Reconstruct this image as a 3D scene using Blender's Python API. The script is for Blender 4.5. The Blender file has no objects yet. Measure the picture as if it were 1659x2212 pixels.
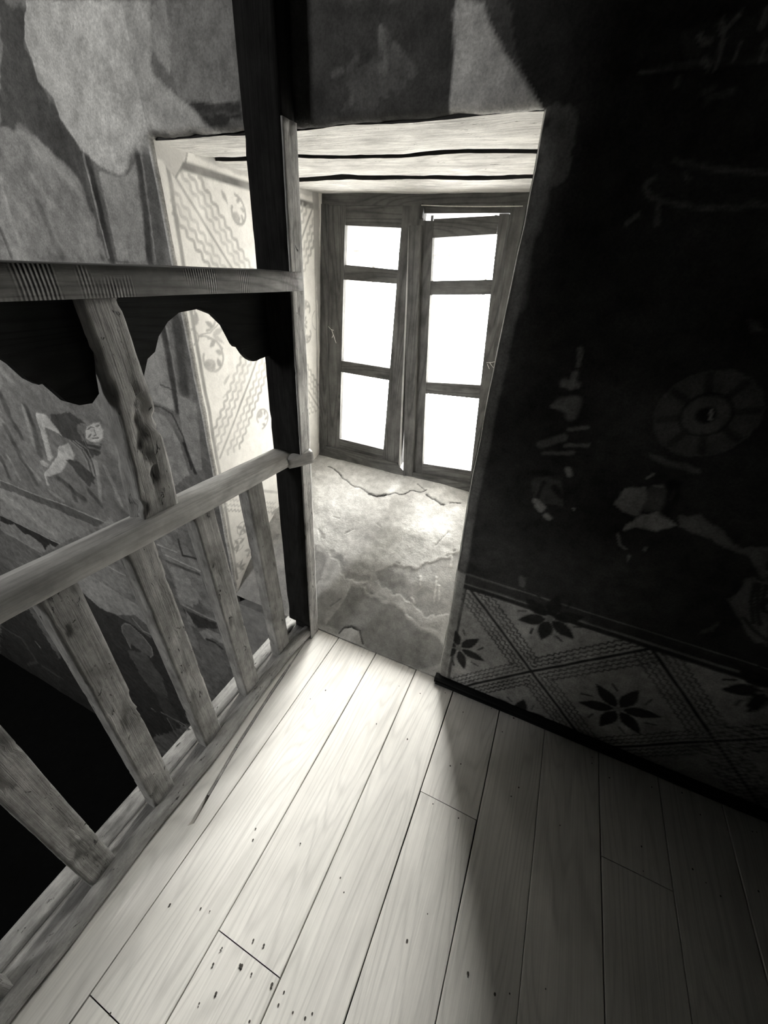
import bpy, math, random
import numpy as np
from mathutils import Vector, Matrix

# ------------------------------------------------------------------ camera, world, light, exposure
scene = bpy.context.scene
COL = scene.collection
IMG_W, IMG_H, FOCAL_PX = 1659.0, 2212.0, 842.9
CAM_H = 1.55
_p, _y, _r = math.radians(31.90), math.radians(-22.43), math.radians(3.40)
_f = Vector((math.sin(_y)*math.cos(_p), math.cos(_y)*math.cos(_p), -math.sin(_p)))
_rt = Vector((math.cos(_y), -math.sin(_y), 0)); _up = _rt.cross(_f)
_r2 = _rt*math.cos(_r) + _up*math.sin(_r); _u2 = -_rt*math.sin(_r) + _up*math.cos(_r)
cam_data = bpy.data.cameras.new('camera')
cam = bpy.data.objects.new('camera', cam_data); COL.objects.link(cam)
cam_data.sensor_fit = 'VERTICAL'; cam_data.sensor_height = 36.0
cam_data.lens = FOCAL_PX / IMG_H * 36.0
cam_data.clip_start = 0.02; cam_data.clip_end = 200
cam.matrix_world = Matrix(((_r2.x, _u2.x, -_f.x, 0), (_r2.y, _u2.y, -_f.y, 0), (_r2.z, _u2.z, -_f.z, CAM_H), (0, 0, 0, 1)))
scene.camera = cam

SKY = 29.0
world = bpy.data.worlds.new('overcast_sky'); scene.world = world; world.use_nodes = True
_bg = world.node_tree.nodes['Background']
_bg.inputs['Color'].default_value = (1.0, 0.988, 0.955, 1); _bg.inputs['Strength'].default_value = SKY

def portal(name, loc, rot, sx, sy):
    l = bpy.data.lights.new(name, 'AREA'); l.shape = 'RECTANGLE'; l.size = sx; l.size_y = sy
    l.cycles.is_portal = True
    o = bpy.data.objects.new(name, l); COL.objects.link(o); o.location = loc; o.rotation_euler = rot
    return o
portal('daylight_portal', (-0.735, 2.77, 1.17), (math.radians(-90), 0, 0), 1.30, 1.55)
HW = dict(x0=-4.6, x1=-3.2, z0=2.3, z1=4.0, y=-3.6)      # unseen hall window, added in the back wall for fill daylight
portal('hall_fill_portal', ((HW['x0']+HW['x1'])/2, HW['y']-0.15, (HW['z0']+HW['z1'])/2), (math.radians(90), 0, 0), HW['x1']-HW['x0'], HW['z1']-HW['z0'])

# hazy low sun veiled by bright cloud, shining in through the casement
sun_d = bpy.data.lights.new('veiled_sun', 'SUN'); sun_d.energy = 45.0; sun_d.angle = math.radians(32); sun_d.color = (1.0, .985, .945)
sun = bpy.data.objects.new('veiled_sun', sun_d); COL.objects.link(sun); sun.location = (-3, 8, 6)
sun.rotation_euler = Vector((.125, -.84, -.49)).to_track_quat('-Z', 'Y').to_euler()

vs = scene.view_settings
scene.display_settings.display_device = 'sRGB'
vs.view_transform = 'Standard'; vs.look = 'None'; vs.gamma = 1.0; vs.use_curve_mapping = False
vs.exposure = 0.0
scene.cycles.use_denoising = True
scene.cycles.max_bounces = 8; scene.cycles.diffuse_bounces = 5; scene.cycles.transparent_max_bounces = 12
scene.cycles.sample_clamp_indirect = 6.0

rng = random.Random(7)
nrng = np.random.default_rng(11)

# ------------------------------------------------------------------ numpy noise
def _hash(ix, iy, iz):
    h = (ix.astype(np.int64)*374761393 + iy.astype(np.int64)*668265263 + iz.astype(np.int64)*2147483647) & 0xffffffff
    h = ((h ^ (h >> 13)) * 1274126177) & 0xffffffff
    return ((h ^ (h >> 16)) & 0xffff) / 65535.0
def vnoise(x, y, z=0.0):
    x = np.asarray(x, float); y = np.asarray(y, float); z = np.zeros_like(x) + z
    fx, fy, fz = np.floor(x), np.floor(y), np.floor(z)
    tx, ty, tz = x-fx, y-fy, z-fz
    tx, ty, tz = tx*tx*(3-2*tx), ty*ty*(3-2*ty), tz*tz*(3-2*tz)
    def L(a, b, t): return a + (b-a)*t
    c = [[[_hash(fx+i, fy+j, fz+k) for k in (0, 1)] for j in (0, 1)] for i in (0, 1)]
    return L(L(L(c[0][0][0], c[1][0][0], tx), L(c[0][1][0], c[1][1][0], tx), ty),
             L(L(c[0][0][1], c[1][0][1], tx), L(c[0][1][1], c[1][1][1], tx), ty), tz)
def fbm(x, y, z=0.0, oct=4):
    s = 0; a = .5; n = 0
    for o in range(oct):
        s = s + a*vnoise(np.asarray(x)*2**o+17.3*o, np.asarray(y)*2**o-9.1*o, np.asarray(z)*2**o+3.7*o); n += a; a *= .5
    return s/n*2-1

# ------------------------------------------------------------------ object helpers
LOC = {}
def setp(o, label=None, cat=None, group=None, kind=None):
    if label: o['label'] = label
    if cat: o['category'] = cat
    if group: o['group'] = group
    if kind: o['kind'] = kind
    return o
def empty(name, loc, parent=None):
    o = bpy.data.objects.new(name, None); COL.objects.link(o); o.empty_display_size = .1
    LOC[o] = Vector(loc); o.location = Vector(loc) - (LOC[parent] if parent else Vector())
    o.parent = parent
    return o
def link(name, me, mat, parent=None, smooth=True):
    n = len(me.vertices); co = np.empty(n*3); me.vertices.foreach_get('co', co); co = co.reshape(-1, 3)
    lo, hi = co.min(0), co.max(0); base = np.array([(lo[0]+hi[0])/2, (lo[1]+hi[1])/2, lo[2]])
    me.vertices.foreach_set('co', (co-base).ravel())
    o = bpy.data.objects.new(name, me); COL.objects.link(o)
    LOC[o] = Vector(base); o.location = Vector(base) - (LOC[parent] if parent else Vector())
    o.parent = parent
    if mat: me.materials.append(mat)
    me.polygons.foreach_set('use_smooth', [smooth]*len(me.polygons))
    me.update()
    return o
def raw_mesh(name, V, quads, tris=None):
    V = np.asarray(V, np.float32); me = bpy.data.meshes.new(name)
    quads = np.asarray(quads, np.int32).reshape(-1, 4)
    nq = len(quads); tris = np.zeros((0, 3), np.int32) if tris is None else np.asarray(tris, np.int32).reshape(-1, 3)
    nt = len(tris)
    me.vertices.add(len(V)); me.vertices.foreach_set('co', V.ravel())
    me.loops.add(nq*4+nt*3); me.loops.foreach_set('vertex_index', np.concatenate([quads.ravel(), tris.ravel()]))
    me.polygons.add(nq+nt)
    me.polygons.foreach_set('loop_start', np.concatenate([np.arange(nq)*4, nq*4+np.arange(nt)*3]).astype(np.int32))
    me.update(calc_edges=True); me.validate()
    return me
def set_tone(me, t):
    a = me.attributes.new('tone', 'FLOAT', 'POINT'); a.data.foreach_set('value', np.asarray(t, np.float32))
def set_grain(me, g):
    a = me.attributes.new('grain', 'FLOAT_VECTOR', 'POINT'); a.data.foreach_set('vector', np.asarray(g, np.float32).ravel())
def boxes(name, bl, mat, parent=None, axis=1):
    V, Q, G = [], [], []
    for (x0, x1, y0, y1, z0, z1) in bl:
        b = len(V)
        V += [(x0, y0, z0), (x1, y0, z0), (x1, y1, z0), (x0, y1, z0), (x0, y0, z1), (x1, y0, z1), (x1, y1, z1), (x0, y1, z1)]
        Q += [[b+i for i in q] for q in ((0, 3, 2, 1), (4, 5, 6, 7), (0, 1, 5, 4), (1, 2, 6, 5), (2, 3, 7, 6), (3, 0, 4, 7))]
    me = raw_mesh(name, V, Q)
    v = np.array(V); order = [axis]+[i for i in range(3) if i != axis]
    set_grain(me, v[:, order]+nrng.random(3)*9)
    return link(name, me, mat, parent, smooth=False)
def timber(name, p0, p1, w, h, mat, parent=None, side=(1, 0, 0), seg=.025, rough=.002, bev=.006, chips=0.0, nw=5, nh=4,
           prof=None, bend=None, seed=None, w1=None, h1=None):
    """a length of sawn or hewn timber: w along `side`, h across it; bevelled, uneven, optionally chipped"""
    p0, p1 = np.array(p0, float), np.array(p1, float); ax = p1-p0; Ln = np.linalg.norm(ax); ax /= Ln
    sd = np.array(side, float); sd -= ax*(sd@ax); sd /= np.linalg.norm(sd); ud = np.cross(ax, sd)
    ns = max(2, int(Ln/seg)); seed = rng.random()*50 if seed is None else seed
    w1 = w if w1 is None else w1; h1 = h if h1 is None else h1
    if prof is None:
        b = bev; ring = []
        xs = np.linspace(-.5, .5, nw); ys = np.linspace(-.5, .5, nh)
        def e(a, b_): ring.append((a, b_))
        for a in xs[:-1]: e(a, -.5)
        for a in ys[:-1]: e(.5, a)
        for a in xs[::-1][:-1]: e(a, .5)
        for a in ys[::-1][:-1]: e(-.5, a)
        ring = np.array(ring)
        R0 = ring*np.array([w, h]); R1 = ring*np.array([w1, h1])
        # round the corners
        def rnd(R, W, H):
            cxy = np.clip(R, [-W/2+b, -H/2+b], [W/2-b, H/2-b]); d = R-cxy; n = np.linalg.norm(d, axis=1, keepdims=True)
            both = (np.abs(d) > 1e-9).all(1)
            R = R.copy(); R[both] = cxy[both]+d[both]/n[both]*b
            return R
        R0, R1 = rnd(R0, w, h), rnd(R1, w1, h1)
    else:
        R0 = R1 = np.array(prof, float)
    m = len(R0); V = []; G = []
    per = np.cumsum(np.linalg.norm(np.roll(R0, -1, 0)-R0, axis=1))
    for i in range(ns+1):
        t = i/ns; R = R0*(1-t)+R1*t
        c = p0+ax*Ln*t
        if bend is not None: c = c+np.array(bend(t))
        P = c+R[:, :1]*sd+R[:, 1:]*ud
        s = np.full(m, t*Ln)
        nrm = R/np.maximum(np.linalg.norm(R, axis=1, keepdims=True), 1e-6); nd = nrm[:, :1]*sd+nrm[:, 1:]*ud
        d = rough*fbm(R[:, 0]*12+seed, R[:, 1]*12+seed*1.7, s*5, 3)*1.6 + rough*.6*fbm(R[:, 0]*90+seed, R[:, 1]*90, s*30, 2)
        if chips:
            q = fbm(R[:, 0]*45+seed*2, R[:, 1]*45+5, s*28, 3); d = d-chips*np.clip((q-.28)*5, 0, 1)
        P = P+nd*d[:, None]
        V.append(P); G.append(np.stack([s+seed, R[:, 0]+seed*.37, R[:, 1]], 1))
    V = np.concatenate(V); G = np.concatenate(G); Q = []
    i = np.arange(ns)[:, None]*m; j = np.arange(m)[None]; jn = (j+1) % m
    Q = np.stack([i+j, i+jn, i+m+jn, i+m+j], -1).reshape(-1, 4)
    T = []
    for k, base in ((0, 0), (1, ns*m)):
        c = V[base:base+m].mean(0); V = np.vstack([V, c]); G = np.vstack([G, G[base:base+m].mean(0)]); ci = len(V)-1
        for a in range(m):
            b_ = (a+1) % m
            T.append((ci, base+b_, base+a) if k == 0 else (ci, base+a, base+b_))
    me = raw_mesh(name, V, Q, T); set_grain(me, G)
    return link(name, me, mat, parent, smooth=True)
def prism(name, poly, lo, hi, axis, mat, parent=None, grain_axis=0, smooth=False):
    """polygon (2-D, in the two axes other than `axis`) extruded from lo to hi"""
    oth = [i for i in range(3) if i != axis]; n = len(poly); V = np.zeros((2*n, 3))
    a = sum(poly[i][0]*poly[(i+1) % n][1]-poly[(i+1) % n][0]*poly[i][1] for i in range(n))
    pl = list(poly) if (a > 0) == (axis != 1) else list(poly)[::-1]
    for k, v in enumerate((lo, hi)):
        for i, p in enumerate(pl):
            V[k*n+i, oth[0]], V[k*n+i, oth[1]], V[k*n+i, axis] = p[0], p[1], v
    me = bpy.data.meshes.new(name)
    F = [tuple(range(n))[::-1], tuple(range(n, 2*n))]+[(i, (i+1) % n, n+(i+1) % n, n+i) for i in range(n)]
    me.from_pydata([tuple(v) for v in V], [], F); me.update()
    order = [grain_axis]+[i for i in range(3) if i != grain_axis]
    set_grain(me, V[:, order]+nrng.random(3)*7)
    return link(name, me, mat, parent, smooth=smooth)
def quad_bar(name, q, y0, y1, mat, parent, along=2):
    """window member: quadrilateral in x,z extruded in y"""
    return prism(name, q, y0, y1, 1, mat, parent, grain_axis=along)

# ------------------------------------------------------------------ materials
def newmat(name):
    m = bpy.data.materials.new(name); m.use_nodes = True; nt = m.node_tree
    b = nt.nodes['Principled BSDF']; b.inputs['Specular IOR Level'].default_value = .25
    return m, nt, b
def N(nt, t, **k):
    n = nt.nodes.new(t)
    for a, v in k.items(): setattr(n, a, v)
    return n
def noise(nt, vec, scale, detail=4, rough=.6, dist=0.0):
    n = N(nt, 'ShaderNodeTexNoise'); n.inputs['Scale'].default_value = scale; n.inputs['Detail'].default_value = detail
    n.inputs['Roughness'].default_value = rough; n.inputs['Distortion'].default_value = dist
    nt.links.new(vec, n.inputs['Vector']); return n.outputs['Fac']
def math_(nt, op, a, b=None, c=None, clamp=False):
    n = N(nt, 'ShaderNodeMath', operation=op); n.use_clamp = clamp
    for i, v in enumerate((a, b, c)):
        if v is None: continue
        if isinstance(v, (int, float)): n.inputs[i].default_value = v
        else: nt.links.new(v, n.inputs[i])
    return n.outputs[0]
def remap(nt, v, a, b, c, d):
    n = N(nt, 'ShaderNodeMapRange'); n.inputs[1].default_value, n.inputs[2].default_value, n.inputs[3].default_value, n.inputs[4].default_value = a, b, c, d
    nt.links.new(v, n.inputs[0]); return n.outputs[0]
def vscale(nt, vec, s):
    n = N(nt, 'ShaderNodeVectorMath', operation='MULTIPLY'); nt.links.new(vec, n.inputs[0]); n.inputs[1].default_value = s
    return n.outputs[0]
def tint_out(nt, b, val, tint, rough=.85):
    c = N(nt, 'ShaderNodeVectorMath', operation='SCALE'); c.inputs[0].default_value = tint; nt.links.new(val, c.inputs['Scale'])
    nt.links.new(c.outputs[0], b.inputs['Base Color']); b.inputs['Roughness'].default_value = rough
def bump(nt, b, h, dist, strength=1.0):
    n = N(nt, 'ShaderNodeBump'); n.inputs['Distance'].default_value = dist; n.inputs['Strength'].default_value = strength
    nt.links.new(h, n.inputs['Height']); nt.links.new(n.outputs[0], b.inputs['Normal'])
WARM = (1.0, .98, .94); COOL = (.96, 1.0, 1.0); NEUT = (1.0, .99, .965)
def wood(name, tone, contrast=.35, ring=.25, tint=NEUT, rough=.75, bd=.0015, knots=True, dirt=.3, pits=0.0, adze=0.0, fine_s=(3.0, 190, 190)):
    m, nt, b = newmat(name)
    g = N(nt, 'ShaderNodeAttribute', attribute_name='grain').outputs['Vector']
    fine = noise(nt, vscale(nt, g, fine_s), 1.0, 6, .7)
    mid = noise(nt, vscale(nt, g, (1.6, 45, 45)), 1.0, 5, .6, .3)
    low = noise(nt, vscale(nt, g, (.8, 7.0, 7.0)), 1.0, 1.5, .4, .25)
    rings = math_(nt, 'SINE', math_(nt, 'MULTIPLY', low, 120.0))
    rings = math_(nt, 'POWER', remap(nt, rings, -1, 1, 0, 1), 4.0)
    blot = noise(nt, vscale(nt, g, (9, 16, 16)), 1.0, 6, .65)
    v = math_(nt, 'MULTIPLY', remap(nt, fine, .3, .7, 1-contrast, 1+contrast*.6), remap(nt, mid, .3, .7, 1-contrast*.5, 1+contrast*.3))
    v = math_(nt, 'MULTIPLY', v, math_(nt, 'SUBTRACT', 1.0, math_(nt, 'MULTIPLY', rings, ring)))
    v = math_(nt, 'MULTIPLY', v, remap(nt, blot, .32, .66, 1-dirt, 1.0+dirt*.4))
    h = math_(nt, 'ADD', fine, math_(nt, 'MULTIPLY', mid, 1.0))
    if knots:
        vo = N(nt, 'ShaderNodeTexVoronoi'); vo.inputs['Scale'].default_value = 1.0
        nt.links.new(vscale(nt, g, (4.0, 12, 12)), vo.inputs['Vector'])
        v = math_(nt, 'MULTIPLY', v, remap(nt, vo.outputs['Distance'], .02, .08, .4, 1.0))
    if pits:
        pn = noise(nt, vscale(nt, g, (26, 62, 62)), 1.0, 4, .7, .6)
        pm = remap(nt, pn, .64, .70, 0.0, 1.0)
        v = math_(nt, 'MULTIPLY', v, math_(nt, 'SUBTRACT', 1.0, math_(nt, 'MULTIPLY', pm, pits)))
        h = math_(nt, 'SUBTRACT', math_(nt, 'ADD', h, math_(nt, 'MULTIPLY', blot, 2.0)), math_(nt, 'MULTIPLY', pm, 1.6))
    if adze:
        sp = N(nt, 'ShaderNodeSeparateXYZ'); nt.links.new(g, sp.inputs[0])
        w_ = math_(nt, 'SINE', math_(nt, 'MULTIPLY', sp.outputs[0], 980.0))
        mk = remap(nt, noise(nt, vscale(nt, g, (9, 4, 4)), 1.0, 2, .5), .5, .62, 0.0, 1.0)
        w_ = math_(nt, 'MULTIPLY', w_, mk)
        v = math_(nt, 'MULTIPLY', v, math_(nt, 'ADD', 1.0, math_(nt, 'MULTIPLY', w_, adze)))
        h = math_(nt, 'ADD', h, math_(nt, 'MULTIPLY', w_, .8))
    v = math_(nt, 'MULTIPLY', v, tone)
    tint_out(nt, b, v, tint, rough)
    bump(nt, b, h, bd)
    return m
def plaster(name, tint=NEUT, grain=.18, blot=.25, bd=.002, attr=True, tone=.5):
    m, nt, b = newmat(name)
    pos = N(nt, 'ShaderNodeNewGeometry').outputs['Position']
    f = noise(nt, pos, 160, 4, .7); md = noise(nt, pos, 22, 5, .65); lw = noise(nt, pos, 4.5, 4, .6)
    v = math_(nt, 'MULTIPLY', remap(nt, f, .3, .7, 1-grain, 1+grain), remap(nt, md, .3, .7, 1-blot, 1+blot*.6))
    v = math_(nt, 'MULTIPLY', v, remap(nt, lw, .3, .7, 1-blot*.7, 1+blot*.5))
    if attr: v = math_(nt, 'MULTIPLY', v, N(nt, 'ShaderNodeAttribute', attribute_name='tone').outputs['Fac'])
    else: v = math_(nt, 'MULTIPLY', v, tone)
    tint_out(nt, b, v, tint, .92); b.inputs['Specular IOR Level'].default_value = .12
    bump(nt, b, math_(nt, 'ADD', math_(nt, 'MULTIPLY', f, .35), md), bd)
    return m
M_FLOOR = wood('pale_worn_floor_wood', .74, .13, .13, WARM, .6, .0004, False, .07, fine_s=(2.5, 240, 240))
M_GREY = wood('weathered_grey_wood', .43, .20, .12, NEUT, .85, .0045, True, .50, .75)
M_RAIL = wood('worn_handrail_wood', .60, .20, .14, NEUT, .6, .0012, True, .35)
M_UPPER = wood('planed_brown_wood', .25, .18, .30, NEUT, .65, .0012, True, .45, 0, .16)
M_DARK = wood('dark_stained_wood', .020, .25, .4, COOL, .6, .0012, False, .3)
M_POST = wood('old_dark_post_wood', .020, .30, .2, NEUT, .75, .003, True, .5)
M_LIT_FACE = wood('lit_bare_split_wood', .55, .45, .2, NEUT, .8, .004, True, .5, .7)  # bare split wood, with the window-lit side's lightness put into the colour
M_WIN = wood('grey_window_wood', .15, .25, .35, NEUT, .7, .0012, True, .45)
M_SOFFIT = wood('whitewashed_soffit_wood', .78, .22, .16, WARM, .85, .003, False, .28, .45)
M_EDGE = wood('gap_shade_board_edge', .05, .3, .2, NEUT, .9, .003, False, .3)  # dark tone puts the shade of the gaps into the board edges
for m_ in (M_DARK, M_POST): m_.node_tree.nodes['Principled BSDF'].inputs['Specular IOR Level'].default_value = .06
M_SUB = wood('black_gap_wood', .03, .2, .1, NEUT, .9, .001, False)
M_FRESCO = plaster('painted_fresco_plaster', NEUT, .26, .34, .0028)
M_REVEAL = plaster('white_painted_plaster', WARM, .05, .08, .0014)
M_SILL = plaster('worn_sill_plaster', NEUT, .15, .28, .003)
M_ROOM = plaster('sooty_room_plaster', COOL, .1, .2, .002, False, .03)
M_VOID = plaster('black_hall_floor', COOL, .1, .2, .002, False, .010)
M_STONE = plaster('stone_masonry', NEUT, .15, .25, .003, False, .4)
def simple(name, col, rough=.5, metal=0.0):
    m, nt, b = newmat(name); pos = N(nt, 'ShaderNodeNewGeometry').outputs['Position']
    n = noise(nt, pos, 90, 3, .6); tint_out(nt, b, remap(nt, n, .3, .7, .8, 1.15), col, rough); b.inputs['Metallic'].default_value = metal
    return m
M_IRON = simple('rusted_iron', (.05, .05, .05), .7, .3)
M_WIRE = simple('pale_cord', (.75, .73, .68), .6)
M_WEB = simple('cobweb_silk', (.85, .84, .8), .8)
M_NAIL = simple('rusty_nail', (.06, .055, .05), .7)
def glass():
    m, nt, b = newmat('dusty_window_glass')
    nt.nodes.remove(b); out = nt.nodes['Material Output']
    tr = N(nt, 'ShaderNodeBsdfTransparent'); tl = N(nt, 'ShaderNodeBsdfTranslucent'); mx = N(nt, 'ShaderNodeMixShader')
    tr.inputs[0].default_value = (.93, .93, .92, 1); tl.inputs[0].default_value = (.9, .88, .82, 1)
    pos = N(nt, 'ShaderNodeNewGeometry').outputs['Position']
    nt.links.new(remap(nt, noise(nt, pos, 14, 4, .6), .35, .7, .05, .22), mx.inputs[0])
    nt.links.new(tr.outputs[0], mx.inputs[1]); nt.links.new(tl.outputs[0], mx.inputs[2]); nt.links.new(mx.outputs[0], out.inputs['Surface'])
    return m
M_GLASS = glass()

# ------------------------------------------------------------------ painting on plaster: a tone per vertex
class Canvas:
    def __init__(s, u, v, tone):
        s.u, s.v = u, v; s.t = np.zeros(len(u))+tone; s.rel = np.zeros(len(u))
        s.n1 = fbm(u*14, v*14, 1.5, 3); s.n2 = fbm(u*14, v*14, 7.5, 3); s.n3 = fbm(u*45, v*45, 4.1, 2); s.wear = np.clip(.82+.5*fbm(u*9, v*9, 9.3, 4), .25, 1)
    def sel(s, pts, m):
        p = np.array(pts); lo, hi = p.min(0)-m, p.max(0)+m
        return np.nonzero((s.u > lo[0]) & (s.u < hi[0]) & (s.v > lo[1]) & (s.v < hi[1]))[0]
    def put(s, i, mask, tone, alpha, wear=True):
        a = np.clip(mask, 0, 1)*alpha
        if wear: a = a*s.wear[i]
        s.t[i] = s.t[i]*(1-a)+tone*a
    def dist(s, i, pts, rag=0):
        U, V = s.u[i]+rag*s.n1[i], s.v[i]+rag*s.n2[i]; d = np.full(len(i), 9.0); along = np.zeros(len(i)); acc = 0
        for (a, b) in zip(pts[:-1], pts[1:]):
            a, b = np.array(a), np.array(b); e = b-a; L = max(np.hypot(*e), 1e-6)
            t = np.clip(((U-a[0])*e[0]+(V-a[1])*e[1])/L**2, 0, 1)
            q = np.hypot(U-a[0]-t*e[0], V-a[1]-t*e[1]); k = q < d; d[k] = q[k]; along[k] = acc+t[k]*L; acc += L
        return d, along
    def line(s, pts, w, tone, alpha=1, rag=.003, wear=True, rel=0):
        i = s.sel(pts, w+.02)
        if not len(i): return
        d, _ = s.dist(i, pts, rag); m = np.clip((w*.5-d)/max(w*.35, .0022)+.5, 0, 1); s.put(i, m, tone, alpha, wear)
        if rel: s.rel[i] += rel*m
    def wavy(s, a, b, w, tone, alpha=1, amp=.005, wl=.03, ph=0):
        a, b = np.array(a), np.array(b); L = np.hypot(*(b-a)); n = max(4, int(L/wl*8)); t = np.linspace(0, 1, n)
        e = (b-a)/L; nn = np.array([-e[1], e[0]])
        s.line([tuple(a+(b-a)*q+nn*amp*math.sin(2*math.pi*q*L/wl+ph)) for q in t], w, tone, alpha, .001)
    def poly(s, pts, tone, alpha=1, rag=.01, rel=0, wear=False):
        i = s.sel(pts, .05)
        if not len(i): return
        U0, V0 = s.u[i]+rag*(s.n1[i]+.4*s.n3[i]), s.v[i]+rag*(s.n2[i]-.4*s.n3[i]); n = len(pts); cover = np.zeros(len(i))
        for du, dv in ((-.0025, -.001), (-.001, .0025), (.0025, .001), (.001, -.0025)):
            U, V = U0+du, V0+dv; ins = np.zeros(len(i), bool)
            for k in range(n):
                (x0, y0), (x1, y1) = pts[k], pts[(k+1) % n]
                if y0 == y1: continue
                c = ((y0 > V) != (y1 > V)) & (U < (x1-x0)*(V-y0)/(y1-y0)+x0); ins ^= c
            cover += ins*.25
        s.put(i, cover, tone, alpha, wear)
    def leaf(s, c, ang, ln, wd, tone, alpha=1):
        ca, sa = math.cos(ang), math.sin(ang); up = []; dn = []
        for q in np.linspace(0, 1, 9):
            h = wd*math.sin(math.pi*q**.8)*.5; up.append((c[0]+ca*ln*q-sa*h, c[1]+sa*ln*q+ca*h)); dn.append((c[0]+ca*ln*q+sa*h, c[1]+sa*ln*q-ca*h))
        s.poly(up+dn[::-1], tone, alpha, .002)
    def arc(s, c, r, a0, a1, w, tone, alpha=1, k=0.0):
        t = np.linspace(0, 1, 18); s.line([(c[0]+r*(1-k*q)*math.cos(a0+(a1-a0)*q), c[1]+r*(1-k*q)*math.sin(a0+(a1-a0)*q)) for q in t], w, tone, alpha, .001)
    def run(s, feats):
        for kind, pts, tone, alpha, w, rag in feats:
            if kind == 'P': s.poly(pts, tone, alpha, rag)
            else: s.line(pts, w, tone, alpha, rag)

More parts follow.
